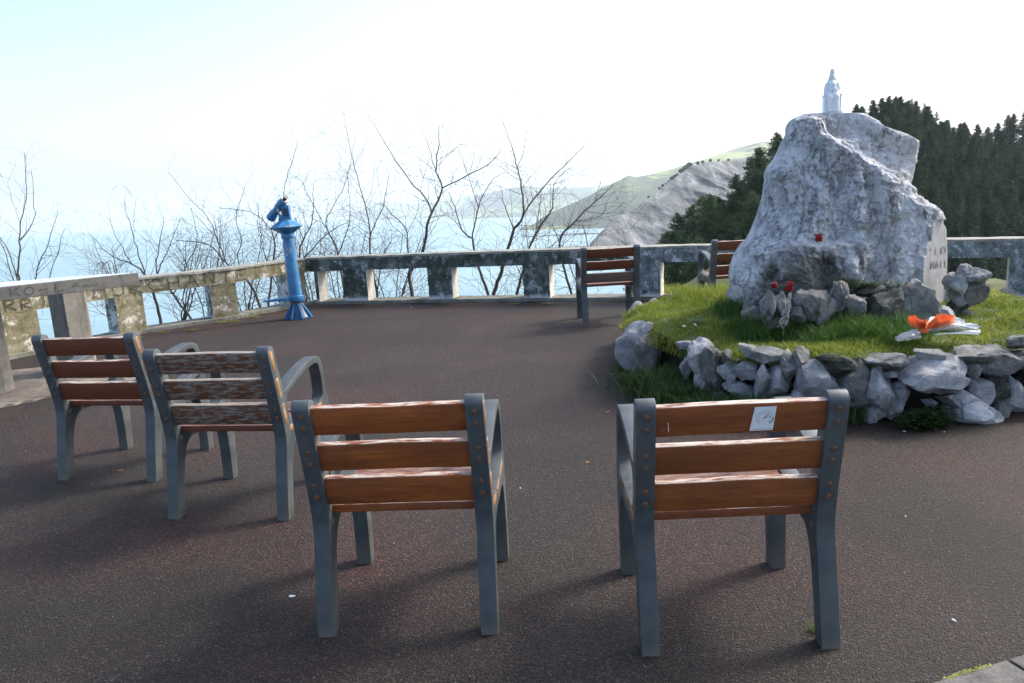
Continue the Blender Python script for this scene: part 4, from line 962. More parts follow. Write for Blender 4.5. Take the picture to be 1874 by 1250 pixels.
    dn = N.n('ShaderNodeTexNoise'); nt.links.new(co, dn.inputs['Vector']); dn.inputs['Scale'].default_value = 4.; dn.inputs['Detail'].default_value = 7; dn.inputs['Roughness'].default_value = .7
    vm = N.n('ShaderNodeVectorMath', operation='MULTIPLY_ADD'); nt.links.new(dn.outputs['Color'], vm.inputs[0]); vm.inputs[1].default_value = (.34, .34, .34); nt.links.new(co, vm.inputs[2])
    def mpv(sc):
        x = N.n('ShaderNodeMapping'); x.inputs['Scale'].default_value = sc; nt.links.new(vm.outputs[0], x.inputs[0]); return x.outputs[0]
    ck = N.math('MULTIPLY', N.ramp(N.voro(mpv((1, 1, .5)), 8, 'DISTANCE_TO_EDGE'), [(.0, 1.), (.035, 0.)]), N.ramp(N.noise(co, 3.1, 5, .6), [(.47, 0.), (.56, 1.)]))
    ck2 = N.math('MULTIPLY', N.ramp(N.voro(mpv((1.2, 1, .8)), 21, 'DISTANCE_TO_EDGE'), [(.0, 1.), (.05, 0.)]), N.ramp(N.noise(co, 5.3, 5, .6), [(.50, 0.), (.58, 1.)]))
    ckk = N.math('MAXIMUM', ck, N.math('MULTIPLY', ck2, .5))
    c = N.mix(N.math('MULTIPLY', ckk, .5), c, (.10, .105, .105))
    c = N.mix(N.ramp(N.noise(N.co('World', (1, 1, .35), (0, 0, 3)), 2.6, 6, .7), [(.52, 0.), (.68, .40)]), c, (.28, .29, .30))
    N.set(b, 'Base Color', c); b.inputs['Roughness'].default_value = .85; b.inputs['Specular IOR Level'].default_value = .25
    hh = N.math('ADD', N.math('ADD', N.math('MULTIPLY', ckk, -.6), N.noise(co, 22, 8, .72, 1.)), N.math('MULTIPLY', N.noise(co, 80, 5, .7), .35)); N.set(b, 'Normal', N.bump(hh, 1., .026))
    mg = m_concrete('smooth_cut_stone', [(.28, .285, .29), (.36, .37, .38), (.45, .46, .47)], None, sc=5, bmp=.4)
    T = empty('rock_monument', (2.6, MY, .3)); off = Vector((-2.6, -MY, -.3)); tag(T, 'tall pale limestone boulder monument standing on the grass mound with a smooth inscribed face', 'monument')
    allv = allv+np.array(off[:]); r = link('boulder', mesh('boulder', allv, F, [m, mg], mi+[0]*(len(F)-len(mi)), smooth=True), T)
    # inscription: two rows of worn dark letter marks on the cut face
    ax = Vector(q2-q0); ax = ax-Vector(pn)*ax.dot(Vector(pn)); ax.z = 0; ax.normalize(); upv = Vector(pn).cross(ax); upv = upv if upv.z > 0 else -upv
    nrm = Vector(pn)
    md = plain('worn_dark_lettering', (.14, .135, .125), .9, var=.4)
    def onplane(u, v):
        d = ray(u, v); o_ = np.array([0, 0, CAM_H]); t = ((q0-o_)@pn)/(d@pn); return Vector(o_+d*t)
    mb = MB()
    for (u0, v0, u1, v1, hpx, txt) in [(1709, 467, 1733, 462, 13, 'I KI'), (1703, 492, 1733, 488, 13, 'HAII')]:
        a = onplane(u0, v0); b_ = onplane(u1, v1); ex = (b_-a)/4.; h = onplane(u0, v0-hpx)-a
        for i, ch in enumerate(txt):
            if ch == ' ': continue
            scrawl(mb, ch, lambda A_, B_, l, i=i: a+ex*(i+A_)+h*B_+nrm*.004+off, .74, 1.0, 0, .24, 0, 0, i)
    mb.build('inscription', md, T)
    return allv
monument()

# ---------------------------------------------------------------- statue
def statue():
    p = D(1522, 208, MY+.02); s = .33/.98*1.0
    m = plain('white_marble', (.78, .80, .82), .45, 0, 30, .06)
    T = empty('madonna_statue', (p.x, p.y, p.z-.012)); T.rotation_euler.z = R(-12); T.scale = (.80, .80, 1.0); tag(T, 'small white statue of a seated robed woman holding a child, on top of the boulder', 'statue')
    mb = MB()
    mb.box((-.088, -.075, 0), (.088, .075, .028)); mb.box((-.080, -.05, .026), (.080, .07, .155)); mb.box((-.088, -.056, .145), (.088, .072, .158))
    th = mb.build('throne', m, T, bevel=.003)
    bm = bmesh.new()
    def ell(c, r, rot=(0, 0, 0)):
        x = bmesh.ops.create_icosphere(bm, subdivisions=3, radius=1); M4 = Matrix.Translation(c) @ (Matrix.Rotation(rot[0], 4, 'X') @ Matrix.Rotation(rot[1], 4, 'Y')) @ Matrix.Diagonal((*r, 1)); bmesh.ops.transform(bm, matrix=M4, verts=x['verts'])
    def cone(c0, c1, r0, r1):
        c0, c1 = Vector(c0), Vector(c1); n = 7
        for i in range(n+1): t = i/n; ell(c0.lerp(c1, t), [r0+(r1-r0)*t]*3)
    cone((0, .01, .12), (0, .012, .225), .050, .044); ell((0, .012, .238), (.060, .036, .026))      # torso, shoulders
    cone((0, .012, .25), (0, .008, .275), .017, .015); ell((0, .004, .298), (.0215, .025, .030))      # neck, head
    ell((0, .012, .304), (.027, .027, .034)); cone((-.018, .018, .29), (-.035, .02, .24), .016, .018); cone((.018, .018, .29), (.035, .02, .24), .016, .018)   # veil
    ell((0, -.019, .296), (.0045, .006, .007)); cone((0, .006, .322), (0, .006, .334), .0255, .024)
    for sx in (-1, 1):
        cone((sx*.052, .01, .232), (sx*.066, -.005, .175), .020, .018); cone((sx*.066, -.008, .172), (sx*.028, -.050, .160), .017, .012)
        ell((sx*.024, -.056, .160), (.012, .010, .009))
        cone((sx*.028, 0, .135), (sx*.032, -.062, .135), .030, .026); cone((sx*.032, -.066, .13), (sx*.030, -.066, .035), .027, .024); ell((sx*.028, -.078, .026), (.014, .022, .010))
        for q in range(3): cone((sx*(.012+.014*q), -.086, .12), (sx*(.010+.017*q), -.088, .03), .0055, .007)
    cone((0, -.055, .13), (0, -.060, .035), .020, .026)
    cone((.006, -.052, .155), (.006, -.050, .20), .020, .016); ell((.006, -.052, .226), (.014, .015, .017)); cone((-.008, -.058, .195), (-.030, -.066, .180), .007, .006); cone((.020, -.058, .195), (.034, -.062, .175), .007, .006)   # child
    cone((-.004, -.068, .15), (-.006, -.085, .120), .010, .008); cone((.016, -.068, .15), (.018, -.085, .120), .010, .008)
    me = bpy.data.meshes.new('figure'); bm.to_mesh(me); bm.free(); me.materials.append(m)
    o = link('robed_figure', me, T); rm = o.modifiers.new('r', 'REMESH'); rm.mode = 'VOXEL'; rm.voxel_size = .0032; rm.use_smooth_shade = True
statue()

# ---------------------------------------------------------------- rockery at the monument foot
FOOT = [(1405, 560, 30, 60, 'G', 5), (1432, 556, 34, 44, 'G', 10), (1382, 572, 60, 40, 'D', 0), (1498, 562, 62, 54, 'G', 8), (1462, 575, 40, 30, 'G', -6), (1536, 548, 36, 60, 'G', -6), (1560, 560, 44, 44, 'G', 24), (1610, 562, 76, 62, 'D', 4), (1630, 530, 34, 34, 'G', -8), (1672, 556, 72, 72, 'D', -10), (1700, 575, 44, 40, 'D', 10),
        (1728, 574, 40, 34, 'W', 0), (1676, 520, 30, 20, 'W', 0), (1752, 562, 32, 26, 'D', 0), (1782, 508, 52, 34, 'W', 4), (1752, 522, 40, 44, 'W', -12), (1762, 496, 30, 24, 'W', 10), (1776, 540, 60, 50, 'G', 0), (1765, 585, 70, 36, 'G', 5), (1590, 530, 60, 24, 'D', 0), (1470, 545, 30, 30, 'G', 0), (1345, 538, 26, 26, 'W', 30),
        (1530, 590, 50, 24, 'D', 0), (1640, 598, 90, 22, 'D', 0), (1720, 598, 60, 20, 'D', 0), (1420, 590, 50, 26, 'D', 0), (1748, 540, 40, 40, 'G', 0)]
foot = empty('rockery', (2.6, 5.8, .4)); tag(foot, 'heap of lichened grey stones packed around the foot of the boulder monument', 'rockery')
for i, (u, v, wp, hp, mk, tl) in enumerate(FOOT):
    yy = 5.48 if u < 1735 else 5.90
    if v < 535 and u < 1735: yy = 5.60
    if u < 1400: yy = 5.8
    if mk == 'D' and u in (1672, 1700, 1382): mk = 'G'
    p = D(u, v, yy); s = yy/FPX; o = link('stone', rock_mesh(500+i, wp*s*.56, min(.17, (wp+hp)*s*.28), hp*s*.60, 8, 4, .11, MR[mk]), foot); o.location = p-Vector((2.6, 5.8, .4)); o.rotation_euler = (0, R(tl), R((i*37) % 30-15))

# ---------------------------------------------------------------- candles, bouquet, flower spike
def candle(u, v, y, wpx, hpx, label, tilt=0):
    p = D(u, v, y); s = y/FPX; r = wpx*s/2; h = hpx*s; T = empty('votive_candle', p); T.rotation_euler.y = R(tilt); tag(T, label, 'candle', 'red votive candles on the monument')
    m, nt, b = new_mat('red_candle_plastic'); b.inputs['Base Color'].default_value = (.24, .005, .008, 1); b.inputs['Roughness'].default_value = .18; b.inputs['Transmission Weight'].default_value = .15
    mb = MB(); mb.lathe([(r*.86, 0), (r*.92, h*.03), (r, h*.80), (r*.98, h*.84)], 20); mb.build('cup', m, T, smooth=True)
    mb = MB(); mb.lathe([(r*1.04, h*.83), (r*1.06, h*.86), (r*1.03, h*.97), (r*.7, h)], 20); mb.build('lid', plain('dark_red_lid', (.20, .004, .008), .3), T, smooth=True)
candle(1498, 443, 5.86, 14, 15, 'red votive candle standing on the ledge halfway up the boulder')
candle(1443, 532, 5.48, 15, 17, 'larger red votive candle among the stones at the foot of the boulder', 8)
candle(1419, 526, 5.52, 12, 10, 'small red votive candle left of the other one at the foot', -20)
def bouquet():
    p = G(1705, 618, .455); T = empty('bouquet', p); T.rotation_euler.z = R(8); tag(T, 'bouquet in clear wrapping tied with an orange net bow lying on the grass', 'bouquet')
    mo, nt, b = new_mat('orange_net'); b.inputs['Base Color'].default_value = (.82, .27, .10, 1); b.inputs['Roughness'].default_value = .6
    tr = nt.nodes.new('ShaderNodeBsdfTranslucent'); tr.inputs[0].default_value = (.95, .36, .16, 1); mx = nt.nodes.new('ShaderNodeMixShader'); mx.inputs[0].default_value = .5
    nt.links.new(b.outputs[0], mx.inputs[1]); nt.links.new(tr.outputs[0], mx.inputs[2]); nt.links.new(mx.outputs[0], nt.nodes['Material Output'].inputs[0])
    mc, nt, b = new_mat('clear_wrap_film'); b.inputs['Base Color'].default_value = (.80, .80, .80, 1); b.inputs['Roughness'].default_value = .10; b.inputs['Transmission Weight'].default_value = .55; b.inputs['Specular IOR Level'].default_value = .9
    mw = plain('white_paper', (.78, .78, .76), .6, var=.08); mg = plain('green_stems', (.05, .12, .03), .5)
    def crump(name, rows, mat, seed, amp, parent=T):
        V = []; k = 26
        for (x, hw, z, th) in rows:
            for j in range(k):
                a = 2*math.pi*j/k; n = float(vnoise(np.array([x*22, math.cos(a)*2+seed, math.sin(a)*2])))+.6*float(vnoise(np.array([x*60, math.cos(a)*5+seed, math.sin(a)*5])))
                V.append((x+n*amp*.4, math.cos(a)*(hw+n*amp), z*1.3+math.sin(a)*(th*1.5+n*amp)))
        F = []; n = len(rows)
        for i in range(n-1):
            for j in range(k): F.append((i*k+j, i*k+(j+1) % k, (i+1)*k+(j+1) % k, (i+1)*k+j))
        F.append(tuple(range(k-1, -1, -1))); F.append(tuple((n-1)*k+j for j in range(k)))
        mb = MB(); mb.add(V, F); return mb.build(name, mat, parent, smooth=True, sharp=25)
    def lerp_rows(R_, n=22):
        xs = np.linspace(R_[0][0], R_[-1][0], n); return [(x, *[float(np.interp(x, [r[0] for r in R_], [r[i] for r in R_])) for i in (1, 2, 3)]) for x in xs]
    crump('wrap_tail', lerp_rows([(-.25, .012, .01, .008), (-.20, .030, .018, .018), (-.10, .035, .025, .022)]), mc, 1, .010)
    def fan(name, mat, cx, cy, z0, a0, a1, L, n, amp, rise, seed, jag=.18, yl=.55):
        r = np.random.RandomState(seed); V = []; m = 5
        for i in range(n+1):
            a = R(a0+(a1-a0)*i/n)+r.normal(0, .02); Li = L*(1-jag*r.rand())
            for k in range(m):
                t = .10+.90*k/(m-1); V.append((cx+math.cos(a)*Li*t, cy+math.sin(a)*Li*t*yl, z0+rise*math.sin(t*2.4)+(amp if i % 2 else -amp)*t+r.normal(0, amp*.25)))
        F = [(i*m+j, (i+1)*m+j, (i+1)*m+j+1, i*m+j+1) for i in range(n) for j in range(m-1)]; mb = MB(); mb.add(V, F); return mb.build(name, mat, T)
    fan('wrap', mc, -.07, 0, .03, -38, 42, .40, 34, .010, .040, 1)
    fan('paper', mw, -.04, .02, .05, 8, 55, .30, 18, .012, .060, 2)
    fan('paper', mw, -.03, -.02, .022, -34, -8, .34, 12, .008, .010, 3)
    fan('wrap', mc, -.07, 0, .06, -30, 35, .30, 30, .012, .050, 4)
    rs = np.random.RandomState(3)
    # bow: pleated fans
    mb = MB()
    for (a0, a1, L, cx) in ((R(95), R(185), .10, -.07), (R(-60), R(40), .17, -.05), (R(195), R(250), .09, -.06), (R(270), R(310), .09, -.05)):
        n = 26; V = []
        for i in range(n+1):
            a = a0+(a1-a0)*i/n; z = .075+(.030 if i % 2 else -.012)
            for s_ in (0.12, .55, 1.0): V.append((cx+math.cos(a)*L*s_, -.01+math.sin(a)*L*s_*.75, z*(.55+.6*s_)+.02+.012*rs.rand()))
        for i in range(n):
            for j in range(2): mb.add([V[i*3+j], V[i*3+3+j], V[i*3+4+j], V[i*3+1+j]], [(0, 1, 2, 3)])
    mb.build('net_bow', mo, T)
    mb = MB(); mb.lathe([(.02, 0), (.026, .012), (.02, .03), (.006, .036)], 10, c=(-.06, -.01, .04)); mb.build('knot', mo, T, smooth=True)
    mb = MB()
    for i in range(7): mb.tube([(-.18+.01*i, -.02+.006*i, .02), (.0, -.03+.012*i, .045), (.22, -.08+.03*i, .03)], .0035, 5)
    mb.build('stems', mg, T, smooth=True)
bouquet()
def flower_spike():
    a = D(1432, 600, 5.35); b_ = D(1447, 536, 5.35); T = empty('flower_spike', a); tag(T, 'pale dried flower spike rising from the grass in front of the monument', 'plant')
    d = b_-a; mb = MB(); mb.tube([(0, 0, -.12), d*.5+Vector((-.006, 0, 0)), d], [.004, .003, .002], 5); mb.build('stem', plain('dry_stem', (.2, .2, .1)), T)
    mb = MB(); rs = random.Random(2)
    for i in range(170):
        t = rs.random(); r = .030*(1-.75*t); an = rs.random()*6.28; c = d*(.02+.95*t); q = c+Vector((math.cos(an)*r, math.sin(an)*r, rs.uniform(-.004, .01))); s_ = .006
        mb.add([q+Vector((-s_, 0, -s_)), q+Vector((s_, 0, -s_*.5)), q+Vector((0, s_, s_)), q+Vector((0, -s_, s_*.6))], [(0, 1, 2), (0, 3, 1), (0, 2, 3), (1, 3, 2)])
    mb.build('florets', plain('pale_florets', (.55, .52, .50), .8, var=.3), T)
flower_spike()

# ---------------------------------------------------------------- grass
MGR = m_leaf('sunlit_lawn_grass', [(.055, .095, .012), (.150, .215, .022), (.38, .39, .075)], .5, .45, True, 2.2)
MGD = m_leaf('long_dark_grass', [(.020, .055, .012), (.050, .125, .022), (.10, .20, .035)], .45, .4, True, 2.0)
MWD = m_leaf('weed_leaves', [(.014, .034, .010), (.035, .075, .018), (.07, .13, .03)], .5, .3, True, 4.)
def blades(P, H, Wd, lean, seed, segs=3):
    """P (n,3) roots, H heights; returns curved tapered blades as quads/tri strips"""
    rs = np.random.RandomState(seed); n = len(P); a = rs.rand(n)*2*np.pi; d = np.stack([np.cos(a), np.sin(a), 0*a], -1)
    b_ = rs.rand(n)*2*np.pi; wv = np.stack([np.cos(b_), np.sin(b_), 0*b_], -1)*Wd[:, None]; bend = lean*(.3+rs.rand(n)); rows = []
    for k in range(segs+1):
        t = k/segs; c = P+np.stack([0*a, 0*a, H*t*(1-.25*bend*t)], -1)+d*(H*bend*t*t)[:, None]; wt = (1-t)**.7
        rows.append(c-wv*wt); rows.append(c+wv*wt) if k < segs else None
    V = np.stack(rows, 1); m = V.shape[1]; base = np.arange(n)[:, None]*m; F = []
    V = V.reshape(-1, 3); tri = []
    for k in range(segs-1): tri += [[2*k, 2*k+1, 2*k+3], [2*k, 2*k+3, 2*k+2]]
    tri.append([2*segs-2, 2*segs-1, 2*segs]); tri = np.array(tri); F = (base[:, None, :]+tri[None]).reshape(-1, 3)
    return V, F
def lawn():
    rs = np.random.RandomState(1); n = 95000; r = BR*.985*np.sqrt(rs.rand(n)); a = rs.rand(n)*2*np.pi; x = BC.x+r*np.cos(a); y = BC.y+r*np.sin(a)
    keep = ((y < 7.1) | (rs.rand(n) < .4)) & ~((np.abs(x-2.65) < .75) & (np.abs(y-6.3) < .35)); x, y = x[keep], y[keep]
    cl = vnoise(np.stack([x*3, y*3, 0*x], -1)); fine = vnoise(np.stack([x*9, y*9, 0*x+3], -1)); bare = (cl+fine*.8 < -.75)&(rs.rand(len(x)) < .8); x, y, cl, fine = x[~bare], y[~bare], cl[~bare], fine[~bare]
    z = bed_z(x, y); H = (.028+.022*np.clip(cl+.4, 0, 1)+.018*np.clip(fine, 0, 1))*(.6+.8*rs.rand(len(x)))
    V, F = blades(np.stack([x, y, z-.004], -1), H, .0018+.0014*rs.rand(len(x)), .9, 2)
    tag(link('lawn_grass', mesh('lawn_grass', V, F, [MGR])), 'short sunlit green grass covering the raised round mound', 'grass', kind='stuff')
    # long dark tufts near the monument
    C = [(1350, 585), (1385, 590), (1410, 598), (1375, 570), (1350, 565), (1500, 600), (1520, 610), (1545, 605), (1480, 590), (1580, 612), (1600, 608), (1460, 600), (1400, 580), (1360, 600), (1560, 600), (1330, 575), (1440, 605), (1530, 598), (1500, 615), (1390, 608), (1650, 618), (1660, 605)]
    PX = []; HH = []
    for i, (u, v) in enumerate(C):
        c = G(u, v, .44); k = 520; q = rs.normal(0, .095, (k, 2)); xx = c.x+q[:, 0]; yy = c.y+q[:, 1]*.8; PX.append(np.stack([xx, yy, bed_z(xx, yy)-.01], -1)); HH.append((.09+.11*rs.rand(k))*np.exp(-(q**2).sum(1)/.03))
    P = np.vstack(PX); H = np.concatenate(HH)+.03; V, F = blades(P, H, .0018+.0012*rs.rand(len(P)), .75, 5, 4)
    tag(link('long_grass', mesh('long_grass', V, F, [MGD])), 'long dark green grass tufts below the monument stones', 'grass', kind='stuff')
    # yellowish high grass behind left of monument and outside the balustrade at right
    PX = []; HH = []
    for (u0, u1, v, y_, k, h) in [(1240, 1345, 552, 7.1, 1800, .10), (1230, 1300, 566, 6.9, 900, .07)]:
        uu = rs.uniform(u0, u1, k); x = np.array([D(float(a_), v, y_).x for a_ in uu]); yy = y_+rs.normal(0, .22, k); PX.append(np.stack([x, yy, bed_z(x, yy)-.01], -1)); HH.append(h*(.5+rs.rand(k)))
    P = np.vstack(PX); H = np.concatenate(HH); V, F = blades(P, H, .0016+.001*rs.rand(len(P)), .6, 6)
    tag(link('wispy_grass', mesh('wispy_grass', V, F, [MGR])), 'tall wispy yellow green grass at the back left rim of the mound', 'grass', kind='stuff')
    n = 26000; s_ = rs.uniform(0, 9, n); x = rs.uniform(1.9, 7.2, n); base = np.interp(x, [p[0] for p in W2], [p[1] for p in W2]); off = .42+rs.rand(n)**1.3*1.6; y = base+off
    z = -.06-.06*off; H = (.10+.16*rs.rand(n))*(.6+.6*np.clip(vnoise(np.stack([x*2, y*2, 0*x], -1))+.4, 0, 1)); V, F = blades(np.stack([x, y, z-.02], -1), H, .003+.002*rs.rand(n), .7, 7)
    tag(link('bank_grass', mesh('bank_grass', V, F, [MGR])), 'rough bright green grass growing beyond the balustrade', 'grass', kind='stuff')
    # weeds along the foot of the ring wall
    PX = []; HH = []
    for (u, v, k, sp, h) in [(1160, 690, 500, .08, .10), (1190, 720, 800, .11, .12), (1225, 730, 900, .12, .13), (1255, 745, 900, .12, .14), (1205, 665, 600, .09, .20), (1225, 690, 700, .10, .18), (1290, 762, 500, .10, .10), (1330, 765, 500, .10, .12), (1370, 770, 500, .10, .14), (1410, 775, 400, .08, .14), (1580, 770, 400, .06, .12), (1570, 775, 300, .06, .10), (1240, 620, 200, .05, .06)]:
        c = G(u, v, .02); c.y += .10; q = rs.normal(0, sp, (k, 2)); PX.append(np.stack([c.x+q[:, 0], c.y+q[:, 1]*.6, np.clip(.12*np.exp(-((u-1215)/40)**2)*rs.rand(k), 0, 1)+rs.rand(k)*.03], -1)); HH.append(h*(.5+rs.rand(k)))
    P = np.vstack(PX); H = np.concatenate(HH); V, F = blades(P, H, .0024+.002*rs.rand(len(P)), .9, 8, 3)
    tag(link('wall_foot_weeds', mesh('wall_foot_weeds', V, F, [MWD])), 'dark green weeds and grass along the foot of the rock ring wall', 'weeds', kind='stuff')
lawn()
def leafy(name, spots, size, label, seed, cat='weeds', mat=None, kind='stuff'):
    rs = np.random.RandomState(seed); V = []; 
    for (c, sx, sy, sz, n) in spots:
        for i in range(n):
            q = rs.normal(0, .5, 3); q /= max(1, np.linalg.norm(q)); p = np.array(c)+q*[sx, sy, sz]; p[2] = max(p[2], .004)
            a = rs.rand()*6.28; d = np.array([math.cos(a), math.sin(a), rs.uniform(-.2, .5)]); e = np.cross(d, [0, 0, 1]); e /= np.linalg.norm(e); s_ = size*(.6+.8*rs.rand())
            V += [p, p+d*s_*.5+e*s_*.34, p+d*s_+[0, 0, -.1*s_], p+d*s_*.5-e*s_*.34]
    V = np.array(V); F = np.arange(len(V)).reshape(-1, 4); return tag(link(name, mesh(name, V, F, [mat or MWD])), label, cat, kind=kind)
def gv(u, v, z, dy=0): p = G(u, v, z); return (p.x, p.y+dy, p.z)
leafy('parsley_clump', [(gv(1690, 775, .05, .05), .13, .08, .07, 900), (gv(1720, 770, .06, .06), .12, .08, .07, 700)], .022, 'leafy dark green herb clump growing at the foot of the rock wall', 1, 'plant', kind=None)
leafy('ivy_patches', [(tuple(D(1635, 524, 5.58)), .12, .06, .035, 500), (tuple(D(1585, 520, 5.58)), .14, .06, .03, 500), (tuple(D(1545, 515, 5.60)), .12, .05, .03, 300), (tuple(D(1480, 555, 5.6)), .05, .05, .05, 200), (tuple(D(1392, 548, 5.75)), .05, .05, .07, 200), (tuple(D(1658, 598, 5.5)), .06, .04, .05, 200)], .018, 'low creeping green leaves between the rockery stones', 2)
leafy('kerb_moss', [(gv(u, v, .01), .10, .05, .012, 160) for u, v in [(250, 618), (300, 608), (150, 640), (350, 604), (430, 588), (465, 580), (480, 574), (200, 626), (1000, 556), (940, 556), (410, 590)]], .016, 'moss and small weeds along the kerb of the balustrade', 3, 'moss', MGR)
def clover():
    rs = random.Random(21); sp = []
    for i in range(46):
        a = rs.uniform(0, 6.28); r = BR*.93*math.sqrt(rs.random()); x = BC.x+r*math.cos(a); y = BC.y+r*math.sin(a)
        if y > 6.9 or (abs(x-2.65) < .9 and y > 5.8): continue
        sp.append(((x, y, float(bed_z(np.array(x), np.array(y)))+.018), rs.uniform(.05, .16), rs.uniform(.04, .10), .016, rs.randint(60, 200)))
    leafy('clover', sp, .012, 'small clover and broadleaf weeds mixed into the mound grass', 31, 'ground cover', MGD)
clover()
def daisies():
    mp = plain('white_petals', (.8, .8, .8), .6, var=.05); my = plain('yellow_disc', (.7, .45, .03))
    for i, (u, v) in enumerate([(1252, 597), (1272, 594), (1261, 590), (1540, 516)]):
        p = G(u, v, .455) if i < 3 else D(u, v, 5.72); T = empty('daisy', p); T.rotation_euler = (R(35), 0, R(i*40)); tag(T, 'white daisy among the ivy at the boulder foot' if i == 3 else 'small white daisy on the left side of the grass mound', 'flower', 'daisies on the mound')
        mb = MB()
        for k in range(10):
            a = k*.628; c, s_ = math.cos(a), math.sin(a); mb.add([(c*.003, s_*.003, 0), (c*.010-s_*.003, s_*.010+c*.003, .001), (c*.014, s_*.014, .002), (c*.010+s_*.003, s_*.010-c*.003, .001)], [(0, 3, 2, 1)])
        mb.build('petals', mp, T); mb = MB(); mb.lathe([(.004, 0), (.004, .002), (.001, .004)], 8); mb.build('disc', my, T)
        mb = MB(); mb.tube([(0, 0, -.03), (0, 0, 0)], .001, 4); mb.build('stem', MWD, T)
daisies()

